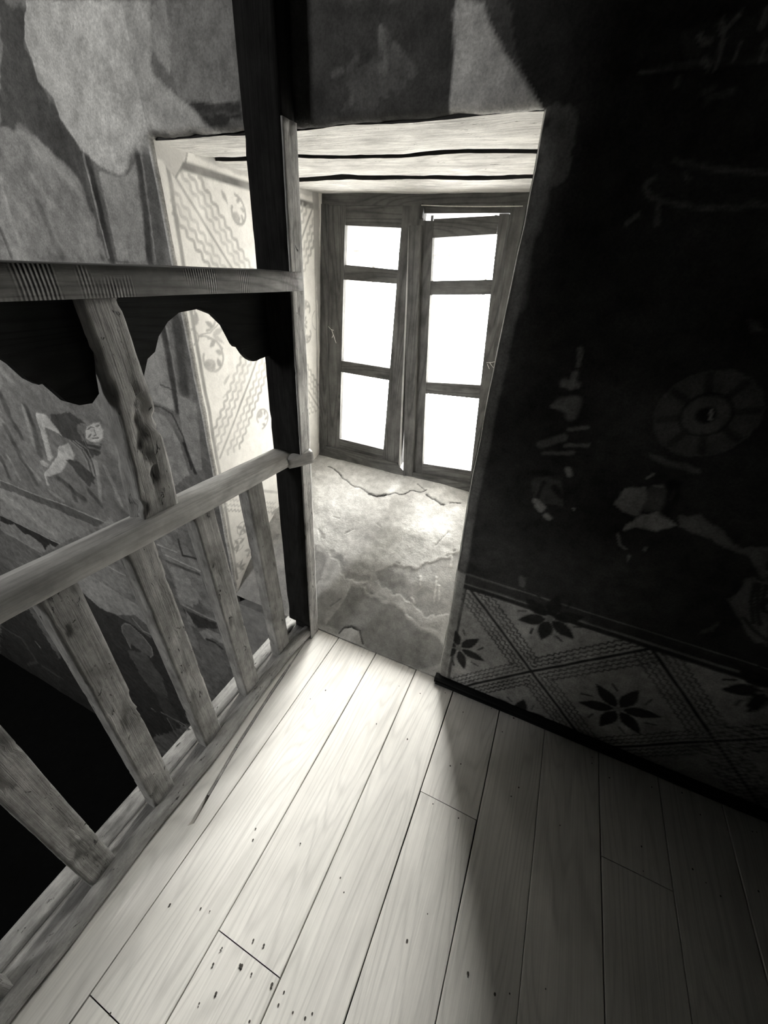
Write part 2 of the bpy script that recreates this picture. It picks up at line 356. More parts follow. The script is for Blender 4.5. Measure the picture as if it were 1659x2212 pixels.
WALL_PAINT = [
('P', [(-1.774, 2.159), (-1.652, 2.145), (-1.711, 2.073), (-1.711, 1.989), (-1.651, 1.903), (-1.578, 1.809), (-1.636, 1.736), (-1.67, 1.76), (-1.784, 1.843), (-1.89, 1.879), (-1.981, 1.897)], 0.1, 0.75, 0, 0.03),
('P', [(-1.134, 2.088), (-1.15, 2.029), (-1.147, 1.969), (-1.147, 1.928), (-1.113, 1.904), (-0.932, 1.894), (-0.928, 2.066)], 0.3, 0.9, 0, 0.01),
('P', [(-1.186, 2.094), (-1.196, 2.049), (-1.204, 2.017), (-1.194, 1.99), (-1.154, 1.966), (-1.141, 2.028), (-1.131, 2.088)], 0.42, 0.9, 0, 0.015),
('P', [(-1.652, 2.145), (-1.683, 2.114), (-1.711, 2.073), (-1.705, 2.031), (-1.711, 1.989), (-1.659, 1.949), (-1.651, 1.903), (-1.621, 1.863), (-1.576, 1.813), (-1.513, 1.78), (-1.454, 1.759), (-1.421, 1.758), (-1.402, 1.782), (-1.382, 1.811), (-1.282, 1.8), (-1.279, 1.853), (-1.023, 1.843), (-1.066, 1.858), (-1.091, 1.889), (-1.137, 1.916), (-1.171, 1.936), (-1.222, 1.968), (-1.224, 1.992), (-1.204, 2.017), (-1.199, 2.049), (-1.186, 2.094)], 0.56, 1, 0, 0.006),
('P', [(-1.114, 1.903), (-0.932, 1.894), (-0.935, 1.875), (-1.081, 1.878)], 0.05, 0.9, 0, 0.008),
('P', [(-1.081, 1.877), (-0.936, 1.873), (-0.938, 1.859), (-0.977, 1.868), (-0.992, 1.848), (-1.041, 1.852)], 0.04, 0.95, 0, 0.01),
('P', [(-1.641, 1.811), (-1.572, 1.804), (-1.504, 1.52), (-1.612, 1.516)], 0.17, 0.8, 0, 0.01),
('L', [(-1.574, 1.8), (-1.588, 1.522)], 0.06, 0.9, 0.03, 0.004),
('L', [(-1.616, 1.814), (-1.634, 1.532)], 0.12, 0.8, 0.02, 0.004),
('L', [(-1.589, 1.814), (-1.602, 1.533)], 0.5, 0.9, 0.007, 0.004),
('P', [(-1.535, 1.772), (-1.456, 1.754), (-1.413, 1.756), (-1.357, 1.802), (-1.409, 1.53), (-1.56, 1.524)], 0.45, 0.8, 0, 0.01),
('L', [(-1.351, 1.804), (-1.395, 1.53)], 0.07, 0.95, 0.028, 0.004),
('L', [(-1.307, 1.8), (-1.349, 1.53)], 0.16, 0.9, 0.05, 0.004),
('L', [(-1.335, 1.804), (-1.371, 1.531)], 0.42, 0.9, 0.006, 0.004),
('P', [(-1.985, 1.893), (-1.88, 1.879), (-1.655, 1.736), (-1.636, 1.701), (-1.627, 1.587), (-1.631, 1.538), (-2.28, 1.521)], 0.36, 0.7, 0, 0.03),
('L', [(-1.88, 1.879), (-1.664, 1.736)], 0.55, 0.6, 0.045, 0.02),
('L', [(-2.084, 1.767), (-2.107, 1.646)], 0.5, 0.5, 0.02, 0.004),
('L', [(-1.867, 1.763), (-1.788, 1.676)], 0.5, 0.4, 0.05, 0.02),
('L', [(-1.909, 1.686), (-1.877, 1.529)], 0.1, 0.5, 0.035, 0.02),
('L', [(-2.209, 1.61), (-2.205, 1.517)], 0.12, 0.6, 0.02, 0.004),
('L', [(-1.892, 1.803), (-1.738, 1.639)], 0.16, 0.4, 0.03, 0.02),
('P', [(-1.56, 1.185), (-1.406, 1.335), (-1.435, 1.101), (-1.438, 0.994), (-1.537, 1.016), (-1.622, 1.026)], 0.42, 0.8, 0, 0.006),
('L', [(-1.405, 1.322), (-1.431, 0.999)], 0.07, 0.95, 0.03, 0.004),
('L', [(-1.325, 1.354), (-1.363, 1.09)], 0.13, 0.95, 0.05, 0.004),
('L', [(-1.386, 1.324), (-1.401, 1.084)], 0.42, 0.9, 0.006, 0.004),
('P', [(-1.412, 1.075), (-1.319, 1.053), (-1.325, 0.935), (-1.358, 0.747), (-1.42, 0.723), (-1.432, 0.872), (-1.427, 0.996)], 0.36, 0.9, 0, 0.008),
('L', [(-1.651, 1.174), (-1.621, 0.998), (-1.531, 1.001), (-1.468, 0.98), (-1.432, 0.888), (-1.429, 0.73)], 0.06, 0.9, 0.009, 0.004),
('L', [(-1.437, 0.853), (-1.41, 0.716)], 0.06, 0.9, 0.02, 0.004),
('L', [(-1.497, 1.099), (-1.41, 1.083)], 0.08, 0.9, 0.006, 0.004),
('P', [(-1.617, 0.978), (-1.511, 0.965), (-1.461, 0.848), (-1.449, 0.697), (-1.604, 0.577), (-1.625, 0.768)], 0.4, 0.8, 0, 0.01),
('P', [(-2.739, 0.941), (-2.001, 0.938), (-2.004, 0.838), (-1.956, 0.356), (-2.285, 0.169), (-3.337, 0.188)], 0.26, 0.75, 0, 0.05),
('P', [(-2.266, 0.846), (-2.193, 0.859), (-2.123, 0.825), (-2.1, 0.82), (-2.154, 0.814), (-2.193, 0.767), (-2.193, 0.694), (-2.034, 0.727), (-2.084, 0.652), (-2.184, 0.61), (-2.235, 0.666), (-2.304, 0.689), (-2.374, 0.689), (-2.411, 0.743), (-2.397, 0.81)], 0.1, 0.85, 0, 0.02),
('P', [(-2.524, 0.801), (-2.429, 0.804), (-2.376, 0.731), (-2.358, 0.692), (-2.389, 0.71), (-2.496, 0.722), (-2.549, 0.547), (-2.542, 0.533), (-2.598, 0.493), (-2.617, 0.499), (-2.557, 0.696), (-2.545, 0.769)], 0.55, 0.95, 0, 0.006),
('P', [(-2.443, 0.621), (-2.324, 0.666), (-2.313, 0.6), (-2.34, 0.564), (-2.398, 0.55), (-2.461, 0.494), (-2.518, 0.448), (-2.649, 0.387), (-2.711, 0.366), (-2.716, 0.307), (-2.746, 0.299), (-2.717, 0.387), (-2.622, 0.455), (-2.488, 0.561)], 0.55, 0.95, 0, 0.006),
('P', [(-2.705, 0.474), (-2.665, 0.486), (-2.619, 0.472), (-2.645, 0.444), (-2.707, 0.446)], 0.52, 0.9, 0, 0.004),
('P', [(-2.11, 0.801), (-2.051, 0.829), (-1.996, 0.842), (-1.985, 0.808), (-2.003, 0.765), (-2.057, 0.731), (-2.123, 0.715), (-2.154, 0.729), (-2.14, 0.769)], 0.58, 0.95, 0, 0.006),
('L', [(-2.111, 0.788), (-2.075, 0.808), (-2.051, 0.806)], 0.12, 0.8, 0.007, 0.004),
('L', [(-2.033, 0.816), (-2.004, 0.826)], 0.12, 0.8, 0.007, 0.004),
('L', [(-2.13, 0.739), (-2.095, 0.768)], 0.12, 0.8, 0.007, 0.004),
('L', [(-2.057, 0.794), (-2.055, 0.772), (-2.081, 0.758)], 0.12, 0.8, 0.007, 0.004),
('L', [(-2.096, 0.741), (-2.044, 0.757)], 0.12, 0.8, 0.007, 0.004),
('L', [(-2.307, 0.684), (-2.244, 0.649), (-2.227, 0.58), (-2.247, 0.489)], 0.42, 0.8, 0.009, 0.004),
('L', [(-2.293, 0.687), (-2.227, 0.653), (-2.211, 0.584), (-2.231, 0.493)], 0.07, 0.8, 0.009, 0.004),
('L', [(-2.279, 0.69), (-2.21, 0.657), (-2.196, 0.587), (-2.215, 0.497)], 0.42, 0.8, 0.009, 0.004),
('L', [(-2.265, 0.693), (-2.194, 0.661), (-2.18, 0.591), (-2.199, 0.501)], 0.07, 0.8, 0.009, 0.004),
('L', [(-2.251, 0.695), (-2.177, 0.664), (-2.165, 0.595), (-2.183, 0.505)], 0.42, 0.8, 0.009, 0.004),
('L', [(-2.154, 0.766), (-2.163, 0.7), (-2.053, 0.714)], 0.3, 0.7, 0.008, 0.004),
('L', [(-2.164, 0.748), (-2.169, 0.689), (-2.061, 0.698)], 0.06, 0.7, 0.008, 0.004),
('L', [(-2.173, 0.73), (-2.174, 0.679), (-2.069, 0.681)], 0.3, 0.7, 0.008, 0.004),
('L', [(-2.183, 0.712), (-2.18, 0.668), (-2.077, 0.664)], 0.06, 0.7, 0.008, 0.004),
('P', [(-2.415, 0.546), (-2.319, 0.563), (-2.232, 0.518), (-2.208, 0.483), (-2.295, 0.396), (-2.346, 0.437), (-2.382, 0.502)], 0.09, 0.8, 0, 0.02),
('L', [(-2.636, 0.809), (-2.673, 0.693), (-2.699, 0.576)], 0.46, 0.7, 0.03, 0.012),
('L', [(-3.064, 0.43), (-3.058, 0.344), (-3.058, 0.26)], 0.46, 0.7, 0.03, 0.012),
('L', [(-2.885, 0.415), (-2.804, 0.325)], 0.46, 0.7, 0.03, 0.012),
('L', [(-2.926, 0.685), (-2.913, 0.605)], 0.46, 0.7, 0.03, 0.012),
('L', [(-2.664, 0.694), (-2.66, 0.656)], 0.46, 0.7, 0.03, 0.012),
('L', [(-2.914, 0.503), (-2.886, 0.426)], 0.46, 0.7, 0.03, 0.012),
('L', [(-2.15, 0.598), (-2.198, 0.449), (-2.254, 0.307)], 0.46, 0.7, 0.03, 0.012),
('L', [(-2.087, 0.579), (-2.066, 0.484), (-2.057, 0.353)], 0.46, 0.7, 0.03, 0.012),
('L', [(-2.748, 0.256), (-2.643, 0.213)], 0.46, 0.7, 0.03, 0.012),
('L', [(-2.8, 0.865), (-2.818, 0.72), (-2.796, 0.597)], 0.08, 0.7, 0.045, 0.02),
('L', [(-2.925, 0.644), (-2.91, 0.509), (-2.895, 0.412)], 0.08, 0.7, 0.045, 0.02),
('L', [(-2.889, 0.385), (-2.879, 0.276)], 0.08, 0.7, 0.045, 0.02),
('L', [(-2.61, 0.813), (-2.617, 0.674), (-2.685, 0.516)], 0.08, 0.7, 0.045, 0.02),
('L', [(-3.179, 0.387), (-3.188, 0.233)], 0.08, 0.7, 0.045, 0.02),
('L', [(-2.586, 0.386), (-2.406, 0.298)], 0.08, 0.7, 0.045, 0.02),
('L', [(-2.322, 0.372), (-2.26, 0.294)], 0.08, 0.7, 0.045, 0.02),
('L', [(-2.487, 0.345), (-2.497, 0.272)], 0.08, 0.7, 0.045, 0.02),
('P', [(-3.337, 0.188), (-2.929, 0.176), (-2.66, 0.183), (-2.285, 0.169), (-2.388, 0.099), (-3.0, 0.111), (-3.403, 0.105)], 0.17, 0.9, 0, 0.006),
('P', [(-3.403, 0.105), (-3.0, 0.111), (-2.388, 0.099), (-2.911, -0.207), (-3.14, -0.212), (-3.638, -0.191)], 0.36, 0.9, 0, 0.02),
('L', [(-3.465, 0.026), (-3.291, -0.007), (-3.139, -0.066), (-2.925, -0.139)], 0.5, 0.6, 0.09, 0.03),
('L', [(-3.344, 0.18), (-2.932, 0.172), (-2.66, 0.183), (-2.286, 0.165)], 0.5, 0.9, 0.01, 0.004),
('P', [(-3.646, -0.201), (-2.94, -0.224), (-3.017, -0.274), (-3.213, -0.383), (-3.788, -0.38)], 0.06, 0.9, 0, 0.006),
('L', [(-3.646, -0.201), (-2.943, -0.229)], 0.52, 0.9, 0.01, 0.004),
('P', [(-3.702, -0.272), (-3.569, -0.269), (-3.491, -0.236), (-3.415, -0.304), (-3.341, -0.287), (-3.231, -0.319), (-3.213, -0.383), (-3.154, -0.323), (-3.085, -0.275), (-3.032, -0.283), (-3.294, -0.445), (-3.739, -0.405), (-3.796, -0.391)], 0.36, 0.9, 0, 0.012),
('L', [(-3.722, -0.383), (-3.294, -0.445)], 0.45, 0.9, 0.008, 0.004),
('P', [(-3.841, -0.447), (-3.739, -0.405), (-3.294, -0.445), (-3.673, -0.681), (-4.138, -0.821)], 0.24, 0.8, 0, 0.01),
('P', [(-3.305, -0.826), (-3.027, -0.706), (-2.602, -0.793), (-2.221, -0.859), (-2.207, -1.596), (-2.2, -1.949), (-3.19, -3.048), (-6.121, -5.484)], 0.085, 0.9, 0, 0.04),
('P', [(-3.056, -0.655), (-2.758, -0.437), (-2.277, -0.528), (-2.225, -0.67), (-2.21, -0.743), (-2.369, -0.668), (-2.595, -0.776), (-2.809, -0.801), (-2.952, -0.699)], 0.42, 0.95, 0, 0.012),
('P', [(-2.75, -0.423), (-2.446, -0.237), (-2.199, -0.305), (-2.258, -0.451), (-2.374, -0.446)], 0.34, 0.9, 0, 0.03),
('L', [(-2.484, -0.241), (-2.26, -0.262)], 0.5, 0.8, 0.01, 0.004),
('L', [(-2.42, -0.729), (-2.342, -0.818), (-2.219, -0.818)], 0.42, 0.9, 0.012, 0.004),
('P', [(-2.632, -0.982), (-2.619, -0.92), (-2.562, -0.851), (-2.486, -0.826), (-2.384, -0.893), (-2.32, -0.994), (-2.343, -1.091), (-2.393, -1.156), (-2.464, -1.131), (-2.586, -1.098), (-2.618, -1.174)], 0.24, 0.9, 0, 0.01),
('L', [(-2.618, -1.174), (-2.64, -1.0), (-2.619, -0.92), (-2.562, -0.851), (-2.486, -0.826), (-2.384, -0.893), (-2.32, -0.994), (-2.34, -1.089), (-2.393, -1.156)], 0.42, 0.9, 0.01, 0.004),
('P', [(-2.681, -1.224), (-2.447, -1.121), (-2.33, -1.352), (-2.37, -1.675), (-2.587, -1.718), (-2.657, -1.443)], 0.2, 0.8, 0, 0.03),
('P', [(-2.57, -1.671), (-2.384, -1.633), (-2.311, -1.94), (-2.47, -2.259), (-2.544, -2.017)], 0.15, 0.7, 0, 0.03),
('L', [(-2.725, -2.091), (-2.68, -2.098)], 0.42, 0.8, 0.018, 0.004),
('L', [(-2.526, -2.102), (-2.472, -2.366)], 0.42, 0.8, 0.018, 0.004),
('L', [(-2.584, -2.047), (-2.273, -2.006)], 0.42, 0.8, 0.018, 0.004),
('L', [(-2.395, -2.022), (-2.265, -2.077)], 0.42, 0.8, 0.018, 0.004),
('P', [(-1.846, 0.188), (-1.6, 0.225), (-1.547, 0.069), (-1.521, -0.268), (-1.631, -0.179), (-1.813, -0.303), (-1.813, 0.009)], 0.33, 0.9, 0, 0.02),
('P', [(-1.787, 0.001), (-1.698, 0.044), (-1.599, -0.165), (-1.705, -0.274), (-1.803, -0.237)], 0.46, 0.7, 0, 0.03),
('L', [(-1.849, 0.153), (-1.7, 0.156)], 0.5, 0.9, 0.01, 0.004),
('L', [(-1.803, 0.097), (-1.546, 0.074)], 0.5, 0.9, 0.01, 0.004),
('L', [(-1.657, 0.254), (-1.658, 0.146), (-1.548, 0.162)], 0.05, 0.9, 0.014, 0.004),
('L', [(-1.81, 0.046), (-1.562, 0.045)], 0.12, 0.8, 0.02, 0.004),
('P', [(-1.797, -0.317), (-1.513, -0.316), (-1.439, -0.55), (-1.445, -0.733), (-1.748, -1.246), (-1.743, -0.722), (-1.767, -0.498)], 0.22, 0.9, 0, 0.02),
('L', [(-1.79, -0.292), (-1.512, -0.31)], 0.5, 0.95, 0.01, 0.004),
('P', [(-1.801, -0.329), (-1.516, -0.328), (-1.516, -0.37), (-1.696, -0.462), (-1.779, -0.393)], 0.08, 0.8, 0, 0.02),
('P', [(-1.706, -0.501), (-1.626, -0.426), (-1.519, -0.425), (-1.497, -0.503), (-1.55, -0.52), (-1.594, -0.499), (-1.679, -0.555)], 0.4, 0.95, 0, 0.01),
('P', [(-1.781, -0.33), (-1.738, -0.395), (-1.731, -0.48), (-1.789, -0.464)], 0.38, 0.9, 0, 0.015),
('L', [(-1.655, -0.543), (-1.584, -0.538), (-1.53, -0.567)], 0.05, 0.9, 0.02, 0.004),
('P', [(-1.738, -0.622), (-1.556, -0.593), (-1.465, -0.684), (-1.702, -1.097), (-1.767, -0.904)], 0.3, 0.7, 0, 0.02),
('P', [(-5.132, -2.074), (-4.172, -1.446), (-4.146, -2.283), (-4.212, -3.169), (-5.457, -3.345), (-6.184, -3.4)], 0.1, 0.9, 0, 0.06),
('L', [(-5.254, -2.228), (-4.828, -2.233), (-4.851, -2.662)], 0.26, 0.6, 0.05, 0.03),
('L', [(-4.766, -2.694), (-4.391, -2.693)], 0.26, 0.6, 0.05, 0.03),
('L', [(-5.202, -2.912), (-4.851, -2.662)], 0.26, 0.6, 0.05, 0.03),
('L', [(-6.032, -3.408), (-5.879, -3.767)], 0.26, 0.6, 0.05, 0.03),
('L', [(-4.5, -2.112), (-4.473, -2.189)], 0.5, 0.8, 0.03, 0.004),
('P', [(-0.736, 2.045), (-0.386, 2.006), (-0.365, 1.838), (-0.763, 1.826)], 0.07, 0.9, 0, 0.01),
('L', [(-0.542, 1.983), (-0.525, 1.93)], 0.25, 0.7, 0.012, 0.01),
('L', [(-0.509, 1.96), (-0.499, 1.951)], 0.25, 0.7, 0.012, 0.01),
('L', [(-0.659, 1.925), (-0.638, 1.927)], 0.25, 0.7, 0.012, 0.01),
('L', [(-0.612, 1.884), (-0.61, 1.874)], 0.25, 0.7, 0.012, 0.01),
('L', [(-0.539, 1.931), (-0.525, 1.924)], 0.25, 0.7, 0.012, 0.01),
('P', [(-0.598, 1.945), (-0.523, 1.973), (-0.449, 1.944), (-0.472, 1.899), (-0.536, 1.86), (-0.638, 1.866)], 0.17, 0.5, 0, 0.04),
('P', [(-0.38, 1.98), (-0.378, 2.006), (-0.322, 1.999), (-0.316, 1.984), (-0.265, 1.923), (-0.219, 1.887), (-0.173, 1.839), (-0.171, 1.831), (-0.374, 1.838), (-0.373, 1.904)], 0.55, 0.95, 0, 0.01),  # patch of light above the lintel, put into the tone
('L', [(-0.38, 1.978), (-0.375, 1.904), (-0.373, 1.845)], 0.05, 0.9, 0.008, 0.004),
('P', [(-0.738, 1.85), (-0.638, 1.866), (-0.516, 1.859), (-0.525, 1.84), (-0.639, 1.835)], 0.1, 0.8, 0, 0.02),
('P', [(-0.169, 1.838), (-0.13, 1.846), (-0.096, 1.823), (-0.081, 1.751), (-0.11, 1.722), (-0.155, 1.722)], 0.13, 0.8, 0, 0.04),
('L', [(-0.148, 1.782), (-0.144, 1.722), (-0.143, 1.642)], 0.16, 0.8, 0.03, 0.015),
('L', [(-0.147, 1.571), (-0.141, 1.49)], 0.12, 0.8, 0.03, 0.01),
('L', [(-0.012, 1.88), (0.053, 1.878), (0.11, 1.882), (0.18, 1.88)], 0.16, 0.9, 0.009, 0.008),
('P', [(0.042, 1.92), (0.152, 1.94), (0.18, 1.88), (0.112, 1.883), (0.059, 1.884)], 0.075, 0.9, 0, 0.03),
('L', [(0.092, 1.93), (0.102, 1.915), (0.106, 1.899), (0.107, 1.884)], 0.34, 0.9, 0.007, 0.004),
('L', [(0.069, 1.916), (0.081, 1.905), (0.087, 1.908)], 0.34, 0.9, 0.007, 0.004),
('L', [(0.116, 1.936), (0.105, 1.923)], 0.34, 0.9, 0.007, 0.004),
('L', [(0.131, 1.902), (0.132, 1.884)], 0.34, 0.9, 0.007, 0.004),
('L', [(0.086, 1.886), (0.096, 1.875)], 0.34, 0.9, 0.007, 0.004),
('L', [(0.152, 1.936), (0.154, 1.916)], 0.34, 0.9, 0.007, 0.004),
('L', [(0.107, 1.882), (0.107, 1.872)], 0.34, 0.9, 0.007, 0.004),
('L', [(0.167, 1.898), (0.172, 1.879)], 0.34, 0.9, 0.007, 0.004),
('L', [(0.092, 1.755), (0.141, 1.744), (0.249, 1.732)], 0.15, 0.9, 0.01, 0.005),
('L', [(0.068, 1.727), (0.057, 1.723), (0.055, 1.714), (0.067, 1.702), (0.094, 1.692), (0.134, 1.686), (0.196, 1.684), (0.269, 1.687)], 0.15, 0.9, 0.01, 0.005),
('L', [(0.201, 1.7), (0.232, 1.696), (0.253, 1.688)], 0.15, 0.9, 0.01, 0.005),
('L', [(0.056, 1.863), (0.056, 1.856)], 0.15, 0.9, 0.01, 0.005),
('L', [(0.103, 1.844), (0.115, 1.85)], 0.15, 0.9, 0.01, 0.005),
('L', [(0.112, 1.836), (0.147, 1.845)], 0.15, 0.9, 0.01, 0.005),
('L', [(0.088, 1.685), (0.099, 1.655)], 0.15, 0.9, 0.01, 0.005),
('L', [(0.043, 1.657), (0.059, 1.67)], 0.15, 0.9, 0.01, 0.005),
('P', [(0.067, 1.747), (0.234, 1.728), (0.268, 1.691), (0.133, 1.689), (0.068, 1.708)], 0.055, 0.9, 0, 0.02),
('P', [(0.114, 1.738), (0.13, 1.727), (0.123, 1.723)], 0.16, 0.9, 0, 0.006),
('L', [(0.026, 1.411), (0.038, 1.369)], 0.22, 0.85, 0.012, 0.014),
('L', [(0.036, 1.347), (0.037, 1.315)], 0.22, 0.85, 0.016, 0.014),
('L', [(0.016, 1.326), (0.048, 1.321)], 0.22, 0.85, 0.02, 0.014),
('L', [(0.022, 1.27), (0.048, 1.274), (0.052, 1.246)], 0.22, 0.85, 0.03, 0.014),
('L', [(0.006, 1.262), (0.035, 1.257)], 0.22, 0.85, 0.012, 0.014),
('L', [(-0.0, 1.157), (0.03, 1.174), (0.051, 1.184)], 0.22, 0.85, 0.02, 0.014),
('L', [(0.011, 1.132), (0.085, 1.148)], 0.22, 0.85, 0.012, 0.014),
('L', [(0.059, 1.206), (0.1, 1.22)], 0.22, 0.85, 0.01, 0.014),
('L', [(0.061, 1.165), (0.117, 1.179)], 0.22, 0.85, 0.01, 0.014),
('P', [(0.008, 1.043), (0.078, 1.067), (0.101, 1.019), (0.102, 0.982), (0.027, 0.966)], 0.09, 0.9, 0, 0.02),
('L', [(0.002, 1.066), (0.037, 1.072), (0.069, 1.065)], 0.02, 0.9, 0.016, 0.004),
('L', [(0.036, 1.044), (0.033, 1.007), (0.03, 0.974)], 0.02, 0.9, 0.01, 0.004),
('L', [(0.067, 1.034), (0.094, 1.011)], 0.02, 0.9, 0.02, 0.004),
('L', [(0.087, 1.098), (0.094, 1.083)], 0.4, 0.95, 0.016, 0.006),
('L', [(0.029, 0.98), (0.055, 0.962)], 0.4, 0.95, 0.016, 0.006),
('L', [(0.072, 0.937), (0.082, 0.93)], 0.4, 0.95, 0.016, 0.006),
('L', [(0.038, 0.963), (0.052, 0.951)], 0.4, 0.95, 0.016, 0.006),
('P', [(0.226, 1.024), (0.233, 1.073), (0.278, 1.096), (0.295, 1.062), (0.29, 1.025), (0.289, 1.001), (0.261, 1.004)], 0.26, 0.9, 0, 0.012),
('P', [(0.282, 1.097), (0.317, 1.107), (0.345, 1.076), (0.338, 1.028), (0.296, 1.021)], 0.12, 0.9, 0, 0.012),
('P', [(0.296, 1.009), (0.334, 1.027), (0.361, 1.012), (0.386, 1.002), (0.351, 0.969), (0.299, 0.973), (0.272, 0.942), (0.278, 0.979)], 0.33, 0.95, 0, 0.01),
('P', [(0.374, 1.033), (0.428, 1.044), (0.49, 1.012), (0.535, 0.981), (0.588, 1.0), (0.634, 0.901), (0.572, 0.952), (0.494, 0.984), (0.425, 0.99), (0.388, 0.996)], 0.17, 0.9, 0, 0.02),
('P', [(0.249, 1.19), (0.314, 1.179), (0.381, 1.16), (0.385, 1.148), (0.314, 1.159), (0.261, 1.177)], 0.15, 0.8, 0, 0.015),
('L', [(0.264, 0.937), (0.281, 0.903), (0.299, 0.892)], 0.26, 0.9, 0.007, 0.004),
('L', [(0.347, 0.916), (0.345, 0.902)], 0.26, 0.9, 0.007, 0.004),
('L', [(0.314, 0.874), (0.316, 0.855)], 0.26, 0.9, 0.007, 0.004),
('L', [(0.611, 0.936), (0.62, 0.933)], 0.26, 0.9, 0.007, 0.004),
('L', [(0.282, 1.133), (0.274, 1.12)], 0.26, 0.9, 0.007, 0.004),
('L', [(0.297, 1.102), (0.314, 1.103)], 0.26, 0.9, 0.007, 0.004),
('L', [(0.345, 1.098), (0.345, 1.076)], 0.26, 0.9, 0.007, 0.004),
('L', [(0.132, 0.984), (0.135, 0.982)], 0.26, 0.9, 0.007, 0.004),
('L', [(0.338, 1.118), (0.349, 1.066), (0.349, 1.031)], 0.02, 0.9, 0.03, 0.004),
('P', [(0.319, 1.501), (0.34, 1.495), (0.364, 1.477), (0.345, 1.472)], 0.12, 0.8, 0, 0.02),
('P', [(0.583, 0.816), (0.587, 0.873), (0.591, 0.899), (0.628, 0.914), (0.727, 0.7), (0.699, 0.694), (0.66, 0.726), (0.626, 0.774)], 0.17, 0.9, 0, 0.02),
('L', [(0.61, 0.891), (0.628, 0.832), (0.662, 0.769)], 0.03, 0.9, 0.01, 0.004),
('L', [(0.618, 0.894), (0.647, 0.819), (0.678, 0.768)], 0.03, 0.9, 0.01, 0.004),
('L', [(0.633, 0.893), (0.655, 0.823)], 0.03, 0.9, 0.01, 0.004),
('L', [(0.656, 0.854), (0.655, 0.832), (0.664, 0.815), (0.674, 0.815)], 0.03, 0.9, 0.01, 0.004),
('L', [(0.638, 0.775), (0.67, 0.746), (0.713, 0.721)], 0.03, 0.9, 0.01, 0.004),
('P', [(0.571, 0.665), (0.579, 0.709), (0.586, 0.741), (0.593, 0.716), (0.585, 0.682)], 0.11, 0.8, 0, 0.02),
('P', [(-0.122, 0.629), (0.322, 0.626), (0.344, 0.553), (-0.141, 0.56)], 0.05, 0.9, 0, 0.003),
('L', [(-0.122, 0.628), (0.044, 0.634), (0.322, 0.623)], 0.22, 0.85, 0.007, 0.003),
('L', [(-0.13, 0.582), (0.089, 0.59), (0.338, 0.572)], 0.22, 0.9, 0.008, 0.003),
('L', [(0.251, 0.627), (0.455, 0.619), (0.708, 0.613)], 0.2, 0.9, 0.006, 0.003),
('L', [(0.264, 0.582), (0.471, 0.574), (0.564, 0.578), (0.728, 0.567)], 0.2, 0.9, 0.007, 0.003),
('P', [(0.047, 0.697), (0.07, 0.697), (0.082, 0.615), (0.064, 0.607)], 0.14, 0.7, 0, 0.02),
]
